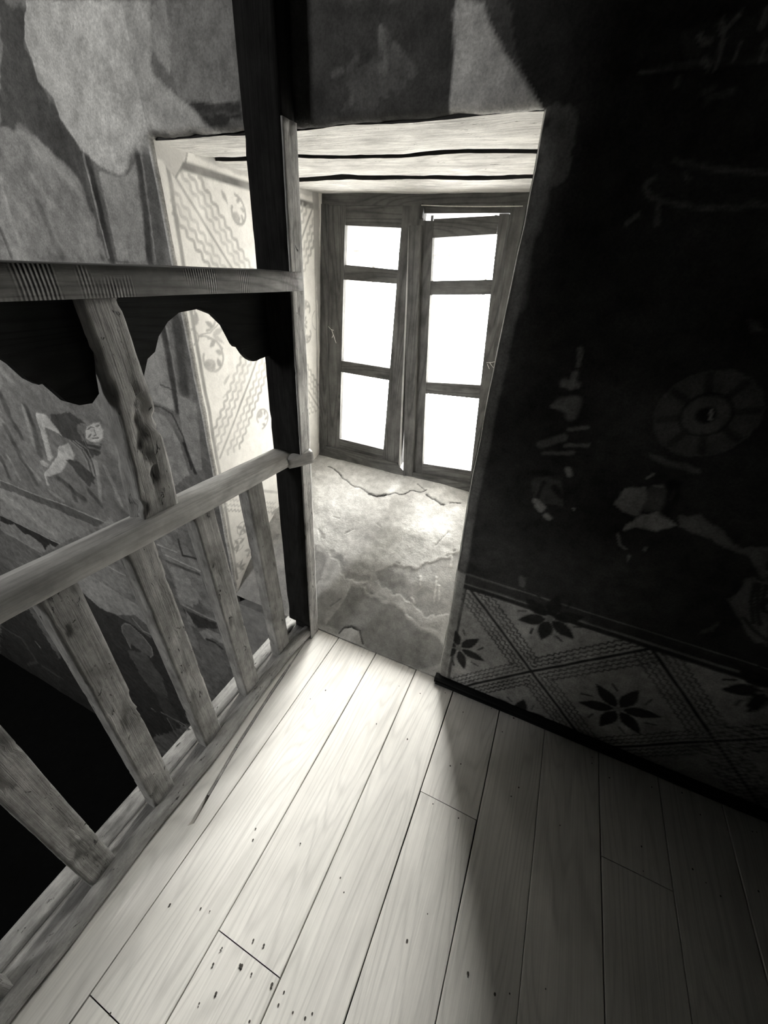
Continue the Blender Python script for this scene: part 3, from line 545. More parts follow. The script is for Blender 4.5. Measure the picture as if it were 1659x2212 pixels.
SILL_PAINT = [
('P', [(-1.229, 1.838), (-1.047, 1.827), (-0.799, 1.745), (-0.558, 1.849), (-0.291, 1.856), (-0.238, 1.685), (-0.54, 1.589), (-0.831, 1.443), (-0.996, 1.397), (-1.174, 1.664)], 0.6, 0.6, 0, 0.05),
('P', [(-0.811, 1.731), (-0.693, 1.767), (-0.666, 1.689), (-0.732, 1.668)], 0.74, 0.8, 0, 0.012),
('P', [(-0.547, 1.892), (-0.435, 1.943), (-0.326, 1.856), (-0.484, 1.849)], 0.7, 0.8, 0, 0.015),
('P', [(-0.601, 1.387), (-0.522, 1.436), (-0.413, 1.453), (-0.336, 1.505), (-0.243, 1.577), (-0.191, 1.432), (-0.193, 1.324), (-0.289, 1.298), (-0.418, 1.322), (-0.543, 1.338)], 0.36, 0.7, 0, 0.02),
('L', [(-0.601, 1.387), (-0.594, 1.395), (-0.59, 1.406), (-0.576, 1.408), (-0.562, 1.411), (-0.551, 1.416), (-0.543, 1.424), (-0.534, 1.432), (-0.522, 1.436), (-0.507, 1.436), (-0.492, 1.433), (-0.481, 1.443), (-0.467, 1.446), (-0.453, 1.45), (-0.439, 1.456), (-0.425, 1.448), (-0.41, 1.447), (-0.402, 1.456), (-0.395, 1.465), (-0.387, 1.475), (-0.383, 1.486), (-0.371, 1.491), (-0.358, 1.493), (-0.346, 1.498), (-0.336, 1.505), (-0.328, 1.519), (-0.313, 1.527), (-0.297, 1.531), (-0.28, 1.53), (-0.27, 1.542), (-0.264, 1.556), (-0.252, 1.564), (-0.243, 1.577)], 0.68, 0.9, 0.009, 0.012),
('L', [(-0.778, 1.382), (-0.781, 1.39), (-0.779, 1.399), (-0.777, 1.408), (-0.781, 1.417), (-0.779, 1.427), (-0.779, 1.436), (-0.784, 1.447), (-0.782, 1.457), (-0.775, 1.467), (-0.776, 1.48), (-0.762, 1.485), (-0.754, 1.495), (-0.747, 1.505), (-0.742, 1.515), (-0.736, 1.526), (-0.731, 1.536), (-0.714, 1.534), (-0.699, 1.526), (-0.682, 1.528), (-0.665, 1.521), (-0.648, 1.521), (-0.632, 1.523), (-0.622, 1.535), (-0.605, 1.538), (-0.604, 1.549), (-0.598, 1.556), (-0.589, 1.562), (-0.578, 1.563), (-0.574, 1.572), (-0.566, 1.578), (-0.557, 1.583), (-0.548, 1.586)], 0.68, 0.7, 0.008, 0.012),
('L', [(-0.86, 1.395), (-0.849, 1.393), (-0.841, 1.387), (-0.83, 1.387), (-0.818, 1.387), (-0.807, 1.385), (-0.798, 1.38), (-0.792, 1.374), (-0.788, 1.366), (-0.779, 1.362), (-0.772, 1.358), (-0.77, 1.35), (-0.764, 1.344), (-0.754, 1.342), (-0.744, 1.341), (-0.735, 1.337), (-0.731, 1.33), (-0.719, 1.334), (-0.706, 1.336), (-0.692, 1.337), (-0.68, 1.333), (-0.666, 1.332), (-0.654, 1.336), (-0.642, 1.34), (-0.633, 1.347)], 0.38, 0.6, 0.02, 0.012),
('L', [(-0.374, 1.421), (-0.361, 1.373)], 0.7, 0.8, 0.01, 0.006),
('L', [(-0.3, 1.435), (-0.272, 1.348)], 0.7, 0.8, 0.01, 0.006),
('L', [(-0.274, 1.408), (-0.254, 1.352)], 0.7, 0.8, 0.01, 0.006),
('L', [(-0.262, 1.542), (-0.25, 1.5)], 0.7, 0.8, 0.01, 0.006),
('L', [(-0.383, 1.331), (-0.361, 1.319)], 0.7, 0.8, 0.01, 0.006),
('L', [(-0.545, 1.579), (-0.51, 1.541)], 0.7, 0.8, 0.01, 0.006),
('P', [(-0.689, 1.302), (-0.621, 1.307), (-0.477, 1.289), (-0.373, 1.275), (-0.266, 1.247), (-0.174, 1.226), (-0.149, 1.171), (-0.255, 1.131), (-0.482, 1.124), (-0.539, 1.137), (-0.564, 1.167), (-0.618, 1.171), (-0.667, 1.15), (-0.754, 1.146), (-0.694, 1.263)], 0.3, 0.78, 0, 0.008),  # darker patch across the lower sill
('L', [(-0.621, 1.307), (-0.612, 1.299), (-0.601, 1.292), (-0.587, 1.292), (-0.573, 1.289), (-0.561, 1.295), (-0.547, 1.298), (-0.533, 1.296), (-0.52, 1.293), (-0.503, 1.289), (-0.485, 1.289), (-0.467, 1.29), (-0.451, 1.296), (-0.437, 1.289), (-0.421, 1.284), (-0.405, 1.282), (-0.389, 1.277), (-0.378, 1.268), (-0.362, 1.263), (-0.345, 1.26), (-0.329, 1.257), (-0.313, 1.253), (-0.3, 1.247), (-0.283, 1.247), (-0.266, 1.247), (-0.253, 1.248), (-0.241, 1.249), (-0.228, 1.248), (-0.217, 1.244), (-0.206, 1.241), (-0.194, 1.238), (-0.184, 1.234), (-0.175, 1.229)], 0.66, 0.9, 0.012, 0.01),
('L', [(-1.162, 1.875), (-1.148, 1.875), (-1.133, 1.871), (-1.119, 1.868), (-1.104, 1.859), (-1.089, 1.851), (-1.074, 1.847), (-1.061, 1.837), (-1.047, 1.827), (-1.035, 1.815), (-1.022, 1.806), (-1.008, 1.801), (-0.995, 1.799), (-0.982, 1.792), (-0.97, 1.787), (-0.958, 1.78), (-0.945, 1.776), (-0.934, 1.774), (-0.923, 1.773), (-0.913, 1.774), (-0.904, 1.778), (-0.894, 1.777), (-0.883, 1.775), (-0.872, 1.772), (-0.862, 1.772), (-0.853, 1.766), (-0.844, 1.763), (-0.835, 1.761), (-0.826, 1.757), (-0.817, 1.758), (-0.808, 1.756), (-0.799, 1.753), (-0.79, 1.748), (-0.78, 1.748), (-0.77, 1.752), (-0.761, 1.756), (-0.752, 1.759), (-0.742, 1.761), (-0.732, 1.764), (-0.725, 1.771), (-0.717, 1.777), (-0.708, 1.783), (-0.699, 1.79), (-0.691, 1.798), (-0.682, 1.805), (-0.67, 1.804), (-0.658, 1.802), (-0.646, 1.805), (-0.636, 1.808), (-0.628, 1.816), (-0.622, 1.826), (-0.615, 1.835), (-0.612, 1.847), (-0.602, 1.852), (-0.593, 1.858), (-0.582, 1.856), (-0.571, 1.857), (-0.563, 1.856), (-0.556, 1.857), (-0.549, 1.857), (-0.543, 1.861), (-0.538, 1.866), (-0.534, 1.872), (-0.53, 1.88), (-0.526, 1.885)], 0.03, 1, 0.008, 0.006),
('L', [(-0.821, 1.75), (-0.773, 1.752), (-0.727, 1.777)], 0.02, 1, 0.012, 0.006),
('L', [(-0.513, 1.851), (-0.506, 1.848), (-0.5, 1.843), (-0.493, 1.841), (-0.487, 1.838), (-0.48, 1.834), (-0.473, 1.831), (-0.467, 1.831), (-0.46, 1.833), (-0.453, 1.826), (-0.446, 1.822), (-0.438, 1.819), (-0.43, 1.815), (-0.422, 1.812), (-0.414, 1.808), (-0.407, 1.811), (-0.399, 1.811)], 0.03, 1, 0.011, 0.006),
('L', [(-0.375, 1.832), (-0.37, 1.837), (-0.363, 1.842), (-0.356, 1.843), (-0.349, 1.845), (-0.342, 1.847), (-0.334, 1.847), (-0.328, 1.85), (-0.32, 1.851)], 0.06, 0.95, 0.007, 0.006),
('L', [(-0.593, 1.914), (-0.534, 1.883)], 0.06, 0.9, 0.006, 0.006),
('P', [(-0.671, 1.142), (-0.656, 1.162), (-0.619, 1.174), (-0.574, 1.17), (-0.539, 1.14)], 0.55, 0.95, 0, 0.003),
('L', [(-0.671, 1.142), (-0.656, 1.162), (-0.619, 1.174), (-0.574, 1.17), (-0.539, 1.14)], 0.03, 0.95, 0.007, 0.002),
('L', [(-0.842, 1.498), (-0.805, 1.534)], 0.2, 0.8, 0.004, 0.006),
('L', [(-0.762, 1.209), (-0.719, 1.243)], 0.2, 0.8, 0.004, 0.006),
('L', [(-0.948, 1.563), (-0.909, 1.565)], 0.2, 0.8, 0.004, 0.006),
('L', [(-0.356, 1.576), (-0.32, 1.659)], 0.2, 0.8, 0.004, 0.006),
('L', [(-0.693, 1.589), (-0.661, 1.58)], 0.2, 0.8, 0.004, 0.006),
('P', [(-0.989, 1.483), (-0.934, 1.456), (-0.955, 1.442)], 0.4, 0.6, 0, 0.02),
('P', [(-0.41, 1.373), (-0.371, 1.394), (-0.337, 1.355), (-0.387, 1.342)], 0.44, 0.6, 0, 0.03),
]


# ------------------------------------------------------------------ the setting: far wall with its painted plaster
WY = 1.13; OX0, OX1, OZ1 = -1.285, -.172, 1.842
FLOOR_LOW = -3.15; CEIL = 5.0; GCEIL = 2.5
def lines_between(a, b, f):
    out = [a]
    while out[-1] < b: out.append(out[-1]+f(out[-1]))
    out[-1] = b
    return out
xl = [-6.2] + [x for x in lines_between(-6.2, OX0-.02, lambda x: max(.005, .0042*(-x/1.285)))][1:]
edge = [0, .0008, .0025, .005, .009, .014, .02]
xL = xl[:-1]+[OX0-e for e in edge[::-1]]
xM = lines_between(OX0, OX1, lambda x: .0065)[1:-1]
xR = [OX1+e for e in edge]+lines_between(OX1+.02, 2.5, lambda x: .0048 if x < .75 else .012)[1:]
zl = lines_between(FLOOR_LOW, 0, lambda z: max(.0065, .0065+.006*(-z)))[:-1]+lines_between(0, OZ1-.02, lambda z: .0052)[:-1]+[OZ1-e for e in (.02, .01, .005)]+[OZ1+e for e in edge]+lines_between(OZ1+.02, 2.25, lambda z: .0055)[1:]+[2.4, 2.8, 3.5, 4.2, CEIL]
X = np.array(xL+xM+xR); ZZ = np.array(zl); nx, nz = len(X), len(ZZ)
GX, GZ = np.meshgrid(X, ZZ, indexing='ij')
fx = (X[:-1]+X[1:])/2; fz = (ZZ[:-1]+ZZ[1:])/2
FXm, FZm = np.meshgrid(fx, fz, indexing='ij')
keep = ~((FXm > OX0) & (FXm < OX1) & (FZm < OZ1)) & ~((FXm > OX1) & (FZm < -.05))
idx = np.arange(nx*nz).reshape(nx, nz)
Q = np.stack([idx[:-1, :-1], idx[1:, :-1], idx[1:, 1:], idx[:-1, 1:]], -1)[keep]
used = np.unique(Q); remp = np.full(nx*nz, -1); remp[used] = np.arange(len(used))
u, v = GX.ravel()[used], GZ.ravel()[used]
base = .27+.14*fbm(u*2.2, v*2.2, 3.3, 5)
# old brush work: slanting streaks
sx = (u*.5+v*.87); base = base*(1+.35*fbm(sx*16, (u-v*.3)*3.0, 2.2, 3))
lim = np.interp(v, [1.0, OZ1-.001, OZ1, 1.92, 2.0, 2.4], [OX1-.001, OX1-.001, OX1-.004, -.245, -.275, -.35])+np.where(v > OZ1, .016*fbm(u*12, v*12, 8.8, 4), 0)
base = np.where((v > OZ1) & (u > -.86+.02*fbm(v*6, u*0, 1.2, 3)), .10*(1+.7*fbm(u*5, v*5, 6.6, 4)), base)  # shadow beside the post, above the lintel, put into the wall tone
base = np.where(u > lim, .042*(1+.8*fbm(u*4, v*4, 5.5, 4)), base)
cv = Canvas(u, v, base)
cv.run(WALL_PAINT)
# wheel-like painted halo on the right wall
wc = (.332, 1.297)
cv.poly([(wc[0]+.100*math.cos(a), wc[1]+.100*math.sin(a)) for a in np.linspace(0, 2*math.pi, 40)[:-1]], .105, .95, .003)
for a in np.linspace(.3, .3+2*math.pi, 9)[:-1]: cv.line([(wc[0]+.04*math.cos(a), wc[1]+.04*math.sin(a)), (wc[0]+.1*math.cos(a), wc[1]+.1*math.sin(a))], .016, .04, .9)
cv.arc(wc, .049, 0, 6.3, .008, .03, .95); cv.arc(wc, .034, 0, 6.3, .022, .12, .9)
cv.poly([(wc[0]+.020*math.cos(a), wc[1]+.020*math.sin(a)) for a in np.linspace(0, 2*math.pi, 20)[:-1]], .02, .95, .003)
cv.line([(wc[0]+.006, wc[1]+.012), (wc[0]+.012, wc[1]-.008)], .006, .35, .9); cv.arc(wc, .101, 0, 6.3, .005, .13, .7)
# painted dado: crossed bands of wavy lines and dark flowers
DT = .562
i = np.nonzero((u > OX1-.001) & (v < DT) & (v > -.05))[0]
cv.t[i] = .36*(1+.3*fbm(u[i]*7, v[i]*7, 6.1, 4))
for k in range(5):
    cx = .188+.6*k
    if cx > 2.2: break
    for sg in (1, -1):
        a, b = np.array([cx-.3, DT if sg > 0 else -.045]), np.array([cx+.3, -.045 if sg > 0 else DT]); e = (b-a)/np.hypot(*(b-a)); n_ = np.array([-e[1], e[0]])
        cv.line([tuple(a), tuple(b)], .012, .03, 1, .002, False)
        for off in (.020, .038, .056):
            for s_ in (1, -1):
                for (p, q) in ((a, (a+b)/2-e*off*.85), ((a+b)/2+e*off*.85, b)):
                    cv.wavy(p+n_*off*s_, q+n_*off*s_, .0062, .04, .95, .0035, .024, k+off*90)
i = np.nonzero((u > OX1) & (v > DT) & (v < .64))[0]
cv.t[i] = np.minimum(cv.t[i], .05)
cv.line([(OX1, DT), (2.4, DT)], .014, .03, 1, .002, False)
cv.line([(OX1, .578), (2.4, .582)], .008, .22, .9, .002); cv.line([(OX1, .622), (2.4, .628)], .006, .20, .8, .002)
def flower(c, n, ln, wd, a0, rot=0):
    for q in range(n):
        a = a0+q*2*math.pi/n; cv.leaf((c[0]+.012*math.cos(a), c[1]+.012*math.sin(a)), a, ln, wd, .025, .97)
        b = a+math.pi/n; cv.line([(c[0]+ln*.8*math.cos(b), c[1]+ln*.8*math.sin(b)), (c[0]+ln*1.05*math.cos(b+.12), c[1]+ln*1.05*math.sin(b+.12))], .008, .03, .9)
    cv.poly([(c[0]+.013*math.cos(a), c[1]+.013*math.sin(a)) for a in np.linspace(0, 6.28, 14)[:-1]], .20, .95, .002)
flower((-.106, .235), 6, .105, .042, -.15); flower((.18, .545), 6, .10, .05, -1.57); flower((.50, .235), 6, .12, .05, .35); flower((.80, .545), 6, .10, .05, -1.57); flower((.2, -.02), 6, .10, .05, 1.57)
cv.line([(-.128, .57), (-.122, 0)], .012, .03, .95, .002); cv.line([(-.150, 1.75), (-.150, 0)], .026, .20, .8, .004)
i = np.nonzero((u < -.135) & (u > OX1-.001) & (v < .62))[0]; cv.t[i] = np.maximum(cv.t[i], .30)
i = np.nonzero((u > OX0-.013) & (u <= OX0+.001) & (v < OZ1))[0]; cv.t[i] = .62
k_ = u < OX0; cv.t[k_] = .26*(np.maximum(cv.t[k_], .01)/.26)**1.3
i = np.nonzero((u >= OX1-.0005) & (u < OX1+.003) & (v < OZ1))[0]; cv.t[i] = .75
# relief: lumpy plaster, rounded arrises at the opening
yy = WY+.005*fbm(u*3, v*3, 1.1, 3)+.0015*fbm(u*18, v*18, 2.1, 2)-.003*(cv.t > .5)*(u < -.8)
def rnd(d, r=.02):
    d = np.clip(d, 0, r); return r-np.sqrt(np.maximum(r*r-(r-d)**2, 0))
dd = np.hypot(np.maximum(np.maximum(OX0-u, u-OX1), 0), np.maximum(v-OZ1, 0))
yy = yy+rnd(dd)
# the crooked right arris, as it stands
uu = u.copy(); nr = np.clip(1-(u-OX1)/.35, 0, 1)*(u >= OX1-.0005); uu = uu+nr*np.interp(v, [0, .5, 1.0, 1.45, 1.75, 1.9], [.014, .008, -.006, 0, .004, 0])+nr*.003*fbm(v*9, v*0, 2, 2)
nl = np.clip(1-(OX0-u)/.2, 0, 1)*(u <= OX0+.0005); uu = uu+nl*(.004*fbm(v*8, v*0, 5, 3)-.02*np.clip(1-v, 0, 1))
vv = v+np.clip(1-(v-OZ1)/.06, 0, 1)*(v >= OZ1-.0005)*((u > OX0) & (u < OX1))*(.008*fbm(u*14, u*0, 3.3, 4)+.002)
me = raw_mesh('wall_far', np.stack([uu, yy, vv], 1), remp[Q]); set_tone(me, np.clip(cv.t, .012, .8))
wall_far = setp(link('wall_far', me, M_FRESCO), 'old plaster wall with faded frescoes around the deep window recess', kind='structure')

# masonry behind the plaster and around the recess
boxes('wall_masonry', [(-6.5, OX0-.06, WY+.05, 2.75, FLOOR_LOW-.2, CEIL+.2), (OX1+.06, 2.8, WY+.05, 2.75, FLOOR_LOW-.2, CEIL+.2), (OX0-.06, OX1+.06, WY+.05, 2.75, OZ1+.10, CEIL+.2), (OX0-.06, OX1+.06, WY+.0, 2.75, FLOOR_LOW-.2, -.06), (OX0-.06, OX1+.06, 1.95, 2.75, -.1, .50), (OX0-.06, OX0+.0, 2.04, 2.75, 0, OZ1+.1), (OX1-.02, OX1+.06, 2.04, 2.75, 0, OZ1+.1), (OX0-.06, OX1+.06, 2.06, 2.75, 1.80, OZ1+.12)], M_STONE)
setp(bpy.data.objects['wall_masonry'], 'stone masonry of the thick outer wall', kind='structure')

# ------------------------------------------------------------------ left reveal of the recess, white with painted strap work
ny_, nz_ = 205, 440
yv = np.linspace(WY+.014, 2.04, ny_); zv = np.linspace(-.02, OZ1+.02, nz_); GY, GZ2 = np.meshgrid(yv, zv, indexing='ij'); ry, rz = GY.ravel(), GZ2.ravel()
lean = .066*np.clip((rz-.50)/1.30, 0, 1.05)*np.clip((ry-1.3)/.67, 0, 1.1)
sc = (1.285-lean)/1.285
cr = Canvas(ry/sc, CAM_H+(rz-CAM_H)/sc, .87)
g1, g2 = .40, .50
cr.line([(1.180, 1.79), (1.162, 1.30), (1.157, .60), (1.155, .1)], .016, .22, .9, .002)
cr.line([(1.21, 1.800), (1.6, 1.792), (2.03, 1.785)], .026, .14, .95, .002)
cr.line([(2.005, 1.79), (1.985, 1.1), (1.97, .6)], .012, .34, .8, .003)
XC = (1.585, 1.30); PZ0, PZ1 = .80, 1.785; PY0, PY1 = 1.185, 2.0
for (a, b) in (((PY0, PZ1), (PY1, PZ0)), ((PY1, PZ1), (PY0-.01, PZ0))):
    a, b = np.array(a), np.array(b); e = (b-a)/np.hypot(*(b-a)); n_ = np.array([-e[1], e[0]]); mid = (a+b)/2
    cr.line([tuple(a), tuple(b)], .011, .36, .9, .001)
    for off, tn in ((.032, g2), (.060, g1+.06), (.088, .34)):
        for s_ in (1, -1):
            for (p, q) in ((a+e*off*.9, mid-e*off*1.05), (mid+e*off*1.05, b-e*off*.9)):
                cr.wavy(p+n_*off*s_, q+n_*off*s_, .0125, tn, .8, .0060, .042, off*70)
def volute(c, r, d, fl):
    a0 = math.pi/2 if d > 0 else -math.pi/2
    cr.arc(c, r, a0, a0-fl*d*5.2, .010, .42, .9, .45)
    for q in range(5):
        a = a0-fl*d*(.5+q*.95); rr = r*(1-.45*(.5+q*.95)/5.2)
        cr.leaf((c[0]+rr*math.cos(a), c[1]+rr*math.sin(a)), a+math.pi-fl*d*.5, r*.55, r*.30, .40+.05*(q % 2), .9)
    cr.poly([(c[0]+r*.42*math.cos(t)-r*.2, c[1]+r*.3*math.sin(t)-.3*r*d) for t in np.linspace(0, 6.28, 12)[:-1]], .46, .8, .003)
cr.arc((1.150, 1.298), .026, -1.6, 1.6, .007, .40, .9)
volute((1.222, 1.215), .072, 1, 1); volute((1.222, 1.385), .072, -1, 1)
cr.line([(1.178, 1.297), (1.225, 1.292), (1.262, 1.268), (1.29, 1.24)], .006, .45, .9); cr.line([(1.178, 1.30), (1.235, 1.305), (1.285, 1.33)], .006, .45, .9)
cr.leaf((1.245, 1.297), .25, .07, .022, .52, .8); cr.leaf((1.245, 1.297), -.6, .07, .018, .5, .8); cr.leaf((1.17, 1.335), 1.2, .05, .03, .42, .9)
volute((1.90, 1.235), .055, 1, -1); volute((1.90, 1.350), .055, -1, -1); cr.arc((2.0, 1.295), .05, 2.0, 4.3, .006, .5, .9)
volute((1.47, 1.705), .052, 1, 1); volute((1.70, 1.705), .052, 1, -1); volute((1.47, .90), .055, -1, 1); volute((1.70, .90), .055, -1, -1)
cr.leaf((1.40, 1.76), -1.0, .045, .02, .42, .9); cr.leaf((1.26, 1.10), .7, .06, .016, .5, .8); cr.leaf((1.24, 1.05), .4, .04, .012, .55, .7)
# lower panel
cr.line([(1.12, .69), (1.55, .44), (2.0, .2)], .016, .50, .9, .002)
for off, tn in ((.05, .56), (.08, .5), (.11, .40)): cr.wavy((1.14, .655-off), (1.50, .445-off), .007, tn, .9, .006, .024)
for c in ((1.20, .30), (1.27, .22), (1.18, .16), (1.33, .33), (1.42, .26), (1.30, .10), (1.5, .36), (1.24, .38), (1.36, .18)):
    for q in range(4): cr.leaf(c, rng.random()*6.3, .05, .018, .36+.12*rng.random(), .85)
    cr.arc(c, .035, rng.random()*6, rng.random()*6+3, .005, .42, .8)
# worn corner of bare plaster at the top, chipped inner arris
cr.poly([(1.13, 1.87), (1.27, 1.845), (1.25, 1.81), (1.205, 1.765), (1.185, 1.775), (1.16, 1.80), (1.13, 1.80)], .62, 1, .006, .004)
cr.line([(1.27, 1.84), (1.255, 1.81), (1.205, 1.765)], .007, .25, .9, .003)
cr.poly([(1.27, 1.87), (2.04, 1.87), (2.04, 1.82), (1.6, 1.815), (1.3, 1.83)], .60, .9, .008)
cr.poly([(1.995, 1.86), (2.05, 1.86), (2.05, .5), (2.000, .5), (2.012, 1.2), (2.00, 1.5)], .45, .9, .012)
for (a, b) in (((1.85, .60), (1.86, .545)), ((1.86, .62), (1.84, .57))): cr.line([a, b], .008, .05, .95, .006, False)
fr = np.clip((ry-WY-.014)/.12, 0, 1)
rx = OX0+lean+fr*(.004*fbm(ry*4, rz*4, 3.1, 3)+.0012*fbm(ry*22, rz*22, 6.1, 2))+(1-fr)*(.004*fbm(rz*8, rz*0, 5, 3))-.012*np.clip((ry-2.0)/.03, 0, 1)*(fbm(ry*6, rz*13, 2.2, 3) > 0)
# below the bottom of the wall arris the reveal follows the arris
rx = rx-.02*np.clip(1-rz, 0, 1)*np.clip(1-(ry-WY)/.5, 0, 1)
ii = np.arange(ny_*nz_).reshape(ny_, nz_); QR = np.stack([ii[:-1, :-1], ii[1:, :-1], ii[1:, 1:], ii[:-1, 1:]], -1).reshape(-1, 4)
me = raw_mesh('wall_reveal_left', np.stack([rx, ry, rz], 1), QR); set_tone(me, np.clip(cr.t, .03, .86))
setp(link('wall_reveal_left', me, M_REVEAL), 'white left side of the recess with painted wavy bands and scrolls', kind='structure')
# right reveal, plain
yv2 = np.linspace(WY+.014, 2.04, 60); zv2 = np.linspace(-.02, OZ1+.02, 90); GY2, GZ3 = np.meshgrid(yv2, zv2, indexing='ij')
r2 = np.stack([OX1+.0+np.interp(GZ3.ravel(), [0, .5, 1.0, 1.45, 1.75, 1.9], [.014, .008, -.006, 0, .004, 0])+.003*fbm(GY2.ravel()*4, GZ3.ravel()*4, 8.1, 3)*np.clip((GY2.ravel()-WY-.018)/.1, 0, 1), GY2.ravel(), GZ3.ravel()], 1)
ii = np.arange(60*90).reshape(60, 90); QR = np.stack([ii[:-1, :-1], ii[:-1, 1:], ii[1:, 1:], ii[1:, :-1]], -1).reshape(-1, 4)
me = raw_mesh('wall_reveal_right', r2, QR); set_tone(me, np.full(len(r2), .72))
setp(link('wall_reveal_right', me, M_REVEAL), 'white right side of the window recess', kind='structure')

# ------------------------------------------------------------------ sloping sill
SP = [(1.13, 0.0), (1.17, .06), (1.25, .15), (1.40, .28), (1.60, .40), (1.80, .48), (2.02, .545)]
nxs, nys = 220, 210
xs_ = np.linspace(OX0-.03, OX1+.03, nxs); ys_ = np.linspace(1.128, 2.03, nys); SX, SY = np.meshgrid(xs_, ys_, indexing='ij'); su, sv = SX.ravel(), SY.ravel()
csl = Canvas(su, sv, .58*(1+.22*fbm(su*5, sv*5, 4.4, 5)))
csl.poly([(-1.33, 1.1), (-.86, 1.1), (-.86, 1.35), (-1.33, 1.5)], .36, .7, .05)
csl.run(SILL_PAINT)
sz = np.interp(sv, [a for a, b in SP], [b for a, b in SP]); k = np.ones(9)/9
szg = np.interp(ys_, [a for a, b in SP], [b for a, b in SP]); szs = np.convolve(np.pad(szg, 4, 'edge'), k, 'valid'); sz = np.tile(szs, nxs)
sz = sz+.008*fbm(su*4, sv*4, 9.1, 3)*np.clip((sv-1.13)/.1, 0, 1)+.0025*fbm(su*20, sv*20, 2.7, 3)-.006*(csl.t < .08)+.003*(csl.t > .55)
sz = sz-.004
ii = np.arange(nxs*nys).reshape(nxs, nys); QS = np.stack([ii[:-1, :-1], ii[1:, :-1], ii[1:, 1:], ii[:-1, 1:]], -1).reshape(-1, 4)
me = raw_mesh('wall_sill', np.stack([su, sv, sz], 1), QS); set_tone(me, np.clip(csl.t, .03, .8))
setp(link('wall_sill', me, M_SILL), 'cracked and patchy plaster sill sloping up to the window', kind='structure')

# ------------------------------------------------------------------ lintel boards over the recess
soffit = setp(empty('ceiling_recess', (-.73, 1.6, OZ1)), 'rough whitewashed boards spanning the window recess', kind='structure')
def board(y0a, y1a, y0b, y1b, z, th, wob):
    def edge_(yA, yB, ph):
        t = np.linspace(0, 1, 70); x = OX0-.03+(OX1-OX0+.06)*t
        return [(xx, yA+(yB-yA)*tt+wob*float(fbm(np.array([tt*7+ph]), np.array([ph]), 0, 5)[0])) for xx, tt in zip(x, t)]
    e0 = edge_(y0a, y0b, rng.random()*40); e1 = edge_(y1a, y1b, rng.random()*40); n = len(e0)
    V = []; 
    m = 5
    for i_ in range(n):
        (x, ya), (_, yb) = e0[i_], e1[i_]
        for j_ in range(m+1):
            y = ya+(yb-ya)*j_/m; bulge = .006*math.sin(math.pi*j_/m)
            V.append((x, y, z-bulge+.009*float(fbm(np.array([x*5]), np.array([y*9]), z*7, 4)[0])))
    for i_ in range(n):
        V.append((e0[i_][0], e0[i_][1], z+th)); V.append((e1[i_][0], e1[i_][1], z+th))
    Qb = []; nb = n*(m+1)
    for i_ in range(n-1):
        for j_ in range(m): a = i_*(m+1)+j_; Qb.append((a, a+1, a+m+2, a+m+1))
        a0, a1 = i_*(m+1), (i_+1)*(m+1); Qb.append((a0, a1, nb+2*i_+2, nb+2*i_)); Qb.append((a0+m, nb+2*i_+1, nb+2*i_+3, a1+m)); Qb.append((nb+2*i_, nb+2*i_+2, nb+2*i_+3, nb+2*i_+1))
    me = raw_mesh('soffit_board', V, Qb); Va = np.array(V); set_grain(me, Va+np.array([rng.random()*9, rng.random()*9, 0]))
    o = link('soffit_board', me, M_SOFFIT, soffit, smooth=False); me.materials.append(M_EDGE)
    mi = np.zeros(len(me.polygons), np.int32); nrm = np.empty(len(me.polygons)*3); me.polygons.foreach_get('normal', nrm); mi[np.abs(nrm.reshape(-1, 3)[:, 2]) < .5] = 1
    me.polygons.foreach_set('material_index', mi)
    return o
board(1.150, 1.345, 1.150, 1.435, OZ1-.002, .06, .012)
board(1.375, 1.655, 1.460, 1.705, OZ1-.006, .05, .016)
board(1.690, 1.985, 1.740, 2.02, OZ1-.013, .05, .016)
boxes('backing_board', [(OX0-.05, OX1+.05, 1.15, 2.10, OZ1+.055, OZ1+.09)], M_SUB, soffit, 0)

# ------------------------------------------------------------------ window
win = setp(empty('window_1', (-.735, 1.98, .52)), 'old grey wooden casement window with two three-pane sashes', kind='structure')
FY0, FY1 = 1.965, 2.045
quad_bar('frame_head', [(-1.30, 1.786), (-.15, 1.784), (-.15, 1.87), (-1.30, 1.87)], FY0+.005, FY1+.02, M_WIN, win, 0)
quad_bar('frame_jamb', [(-1.31, .50), (-1.222, .55), (-1.182, 1.79), (-1.30, 1.79)], FY0, FY1+.02, M_WIN, win)
quad_bar('frame_jamb', [(-.258, .53), (-.13, .50), (-.13, 1.79), (-.350, 1.79)], FY0, FY1+.02, M_WIN, win)
quad_bar('frame_stop', [(-.75, 1.759), (-.34, 1.764), (-.34, 1.79), (-.75, 1.79)], FY0+.012, FY1, M_WIN, win, 0)
quad_bar('frame_sill', [(-1.30, .50), (-.704, .49), (-.14, .50), (-.14, .572), (-.64, .550), (-.70, .552), (-.745, .588), (-1.23, .592)], FY0-.012, FY1+.02, M_WIN, win, 0)
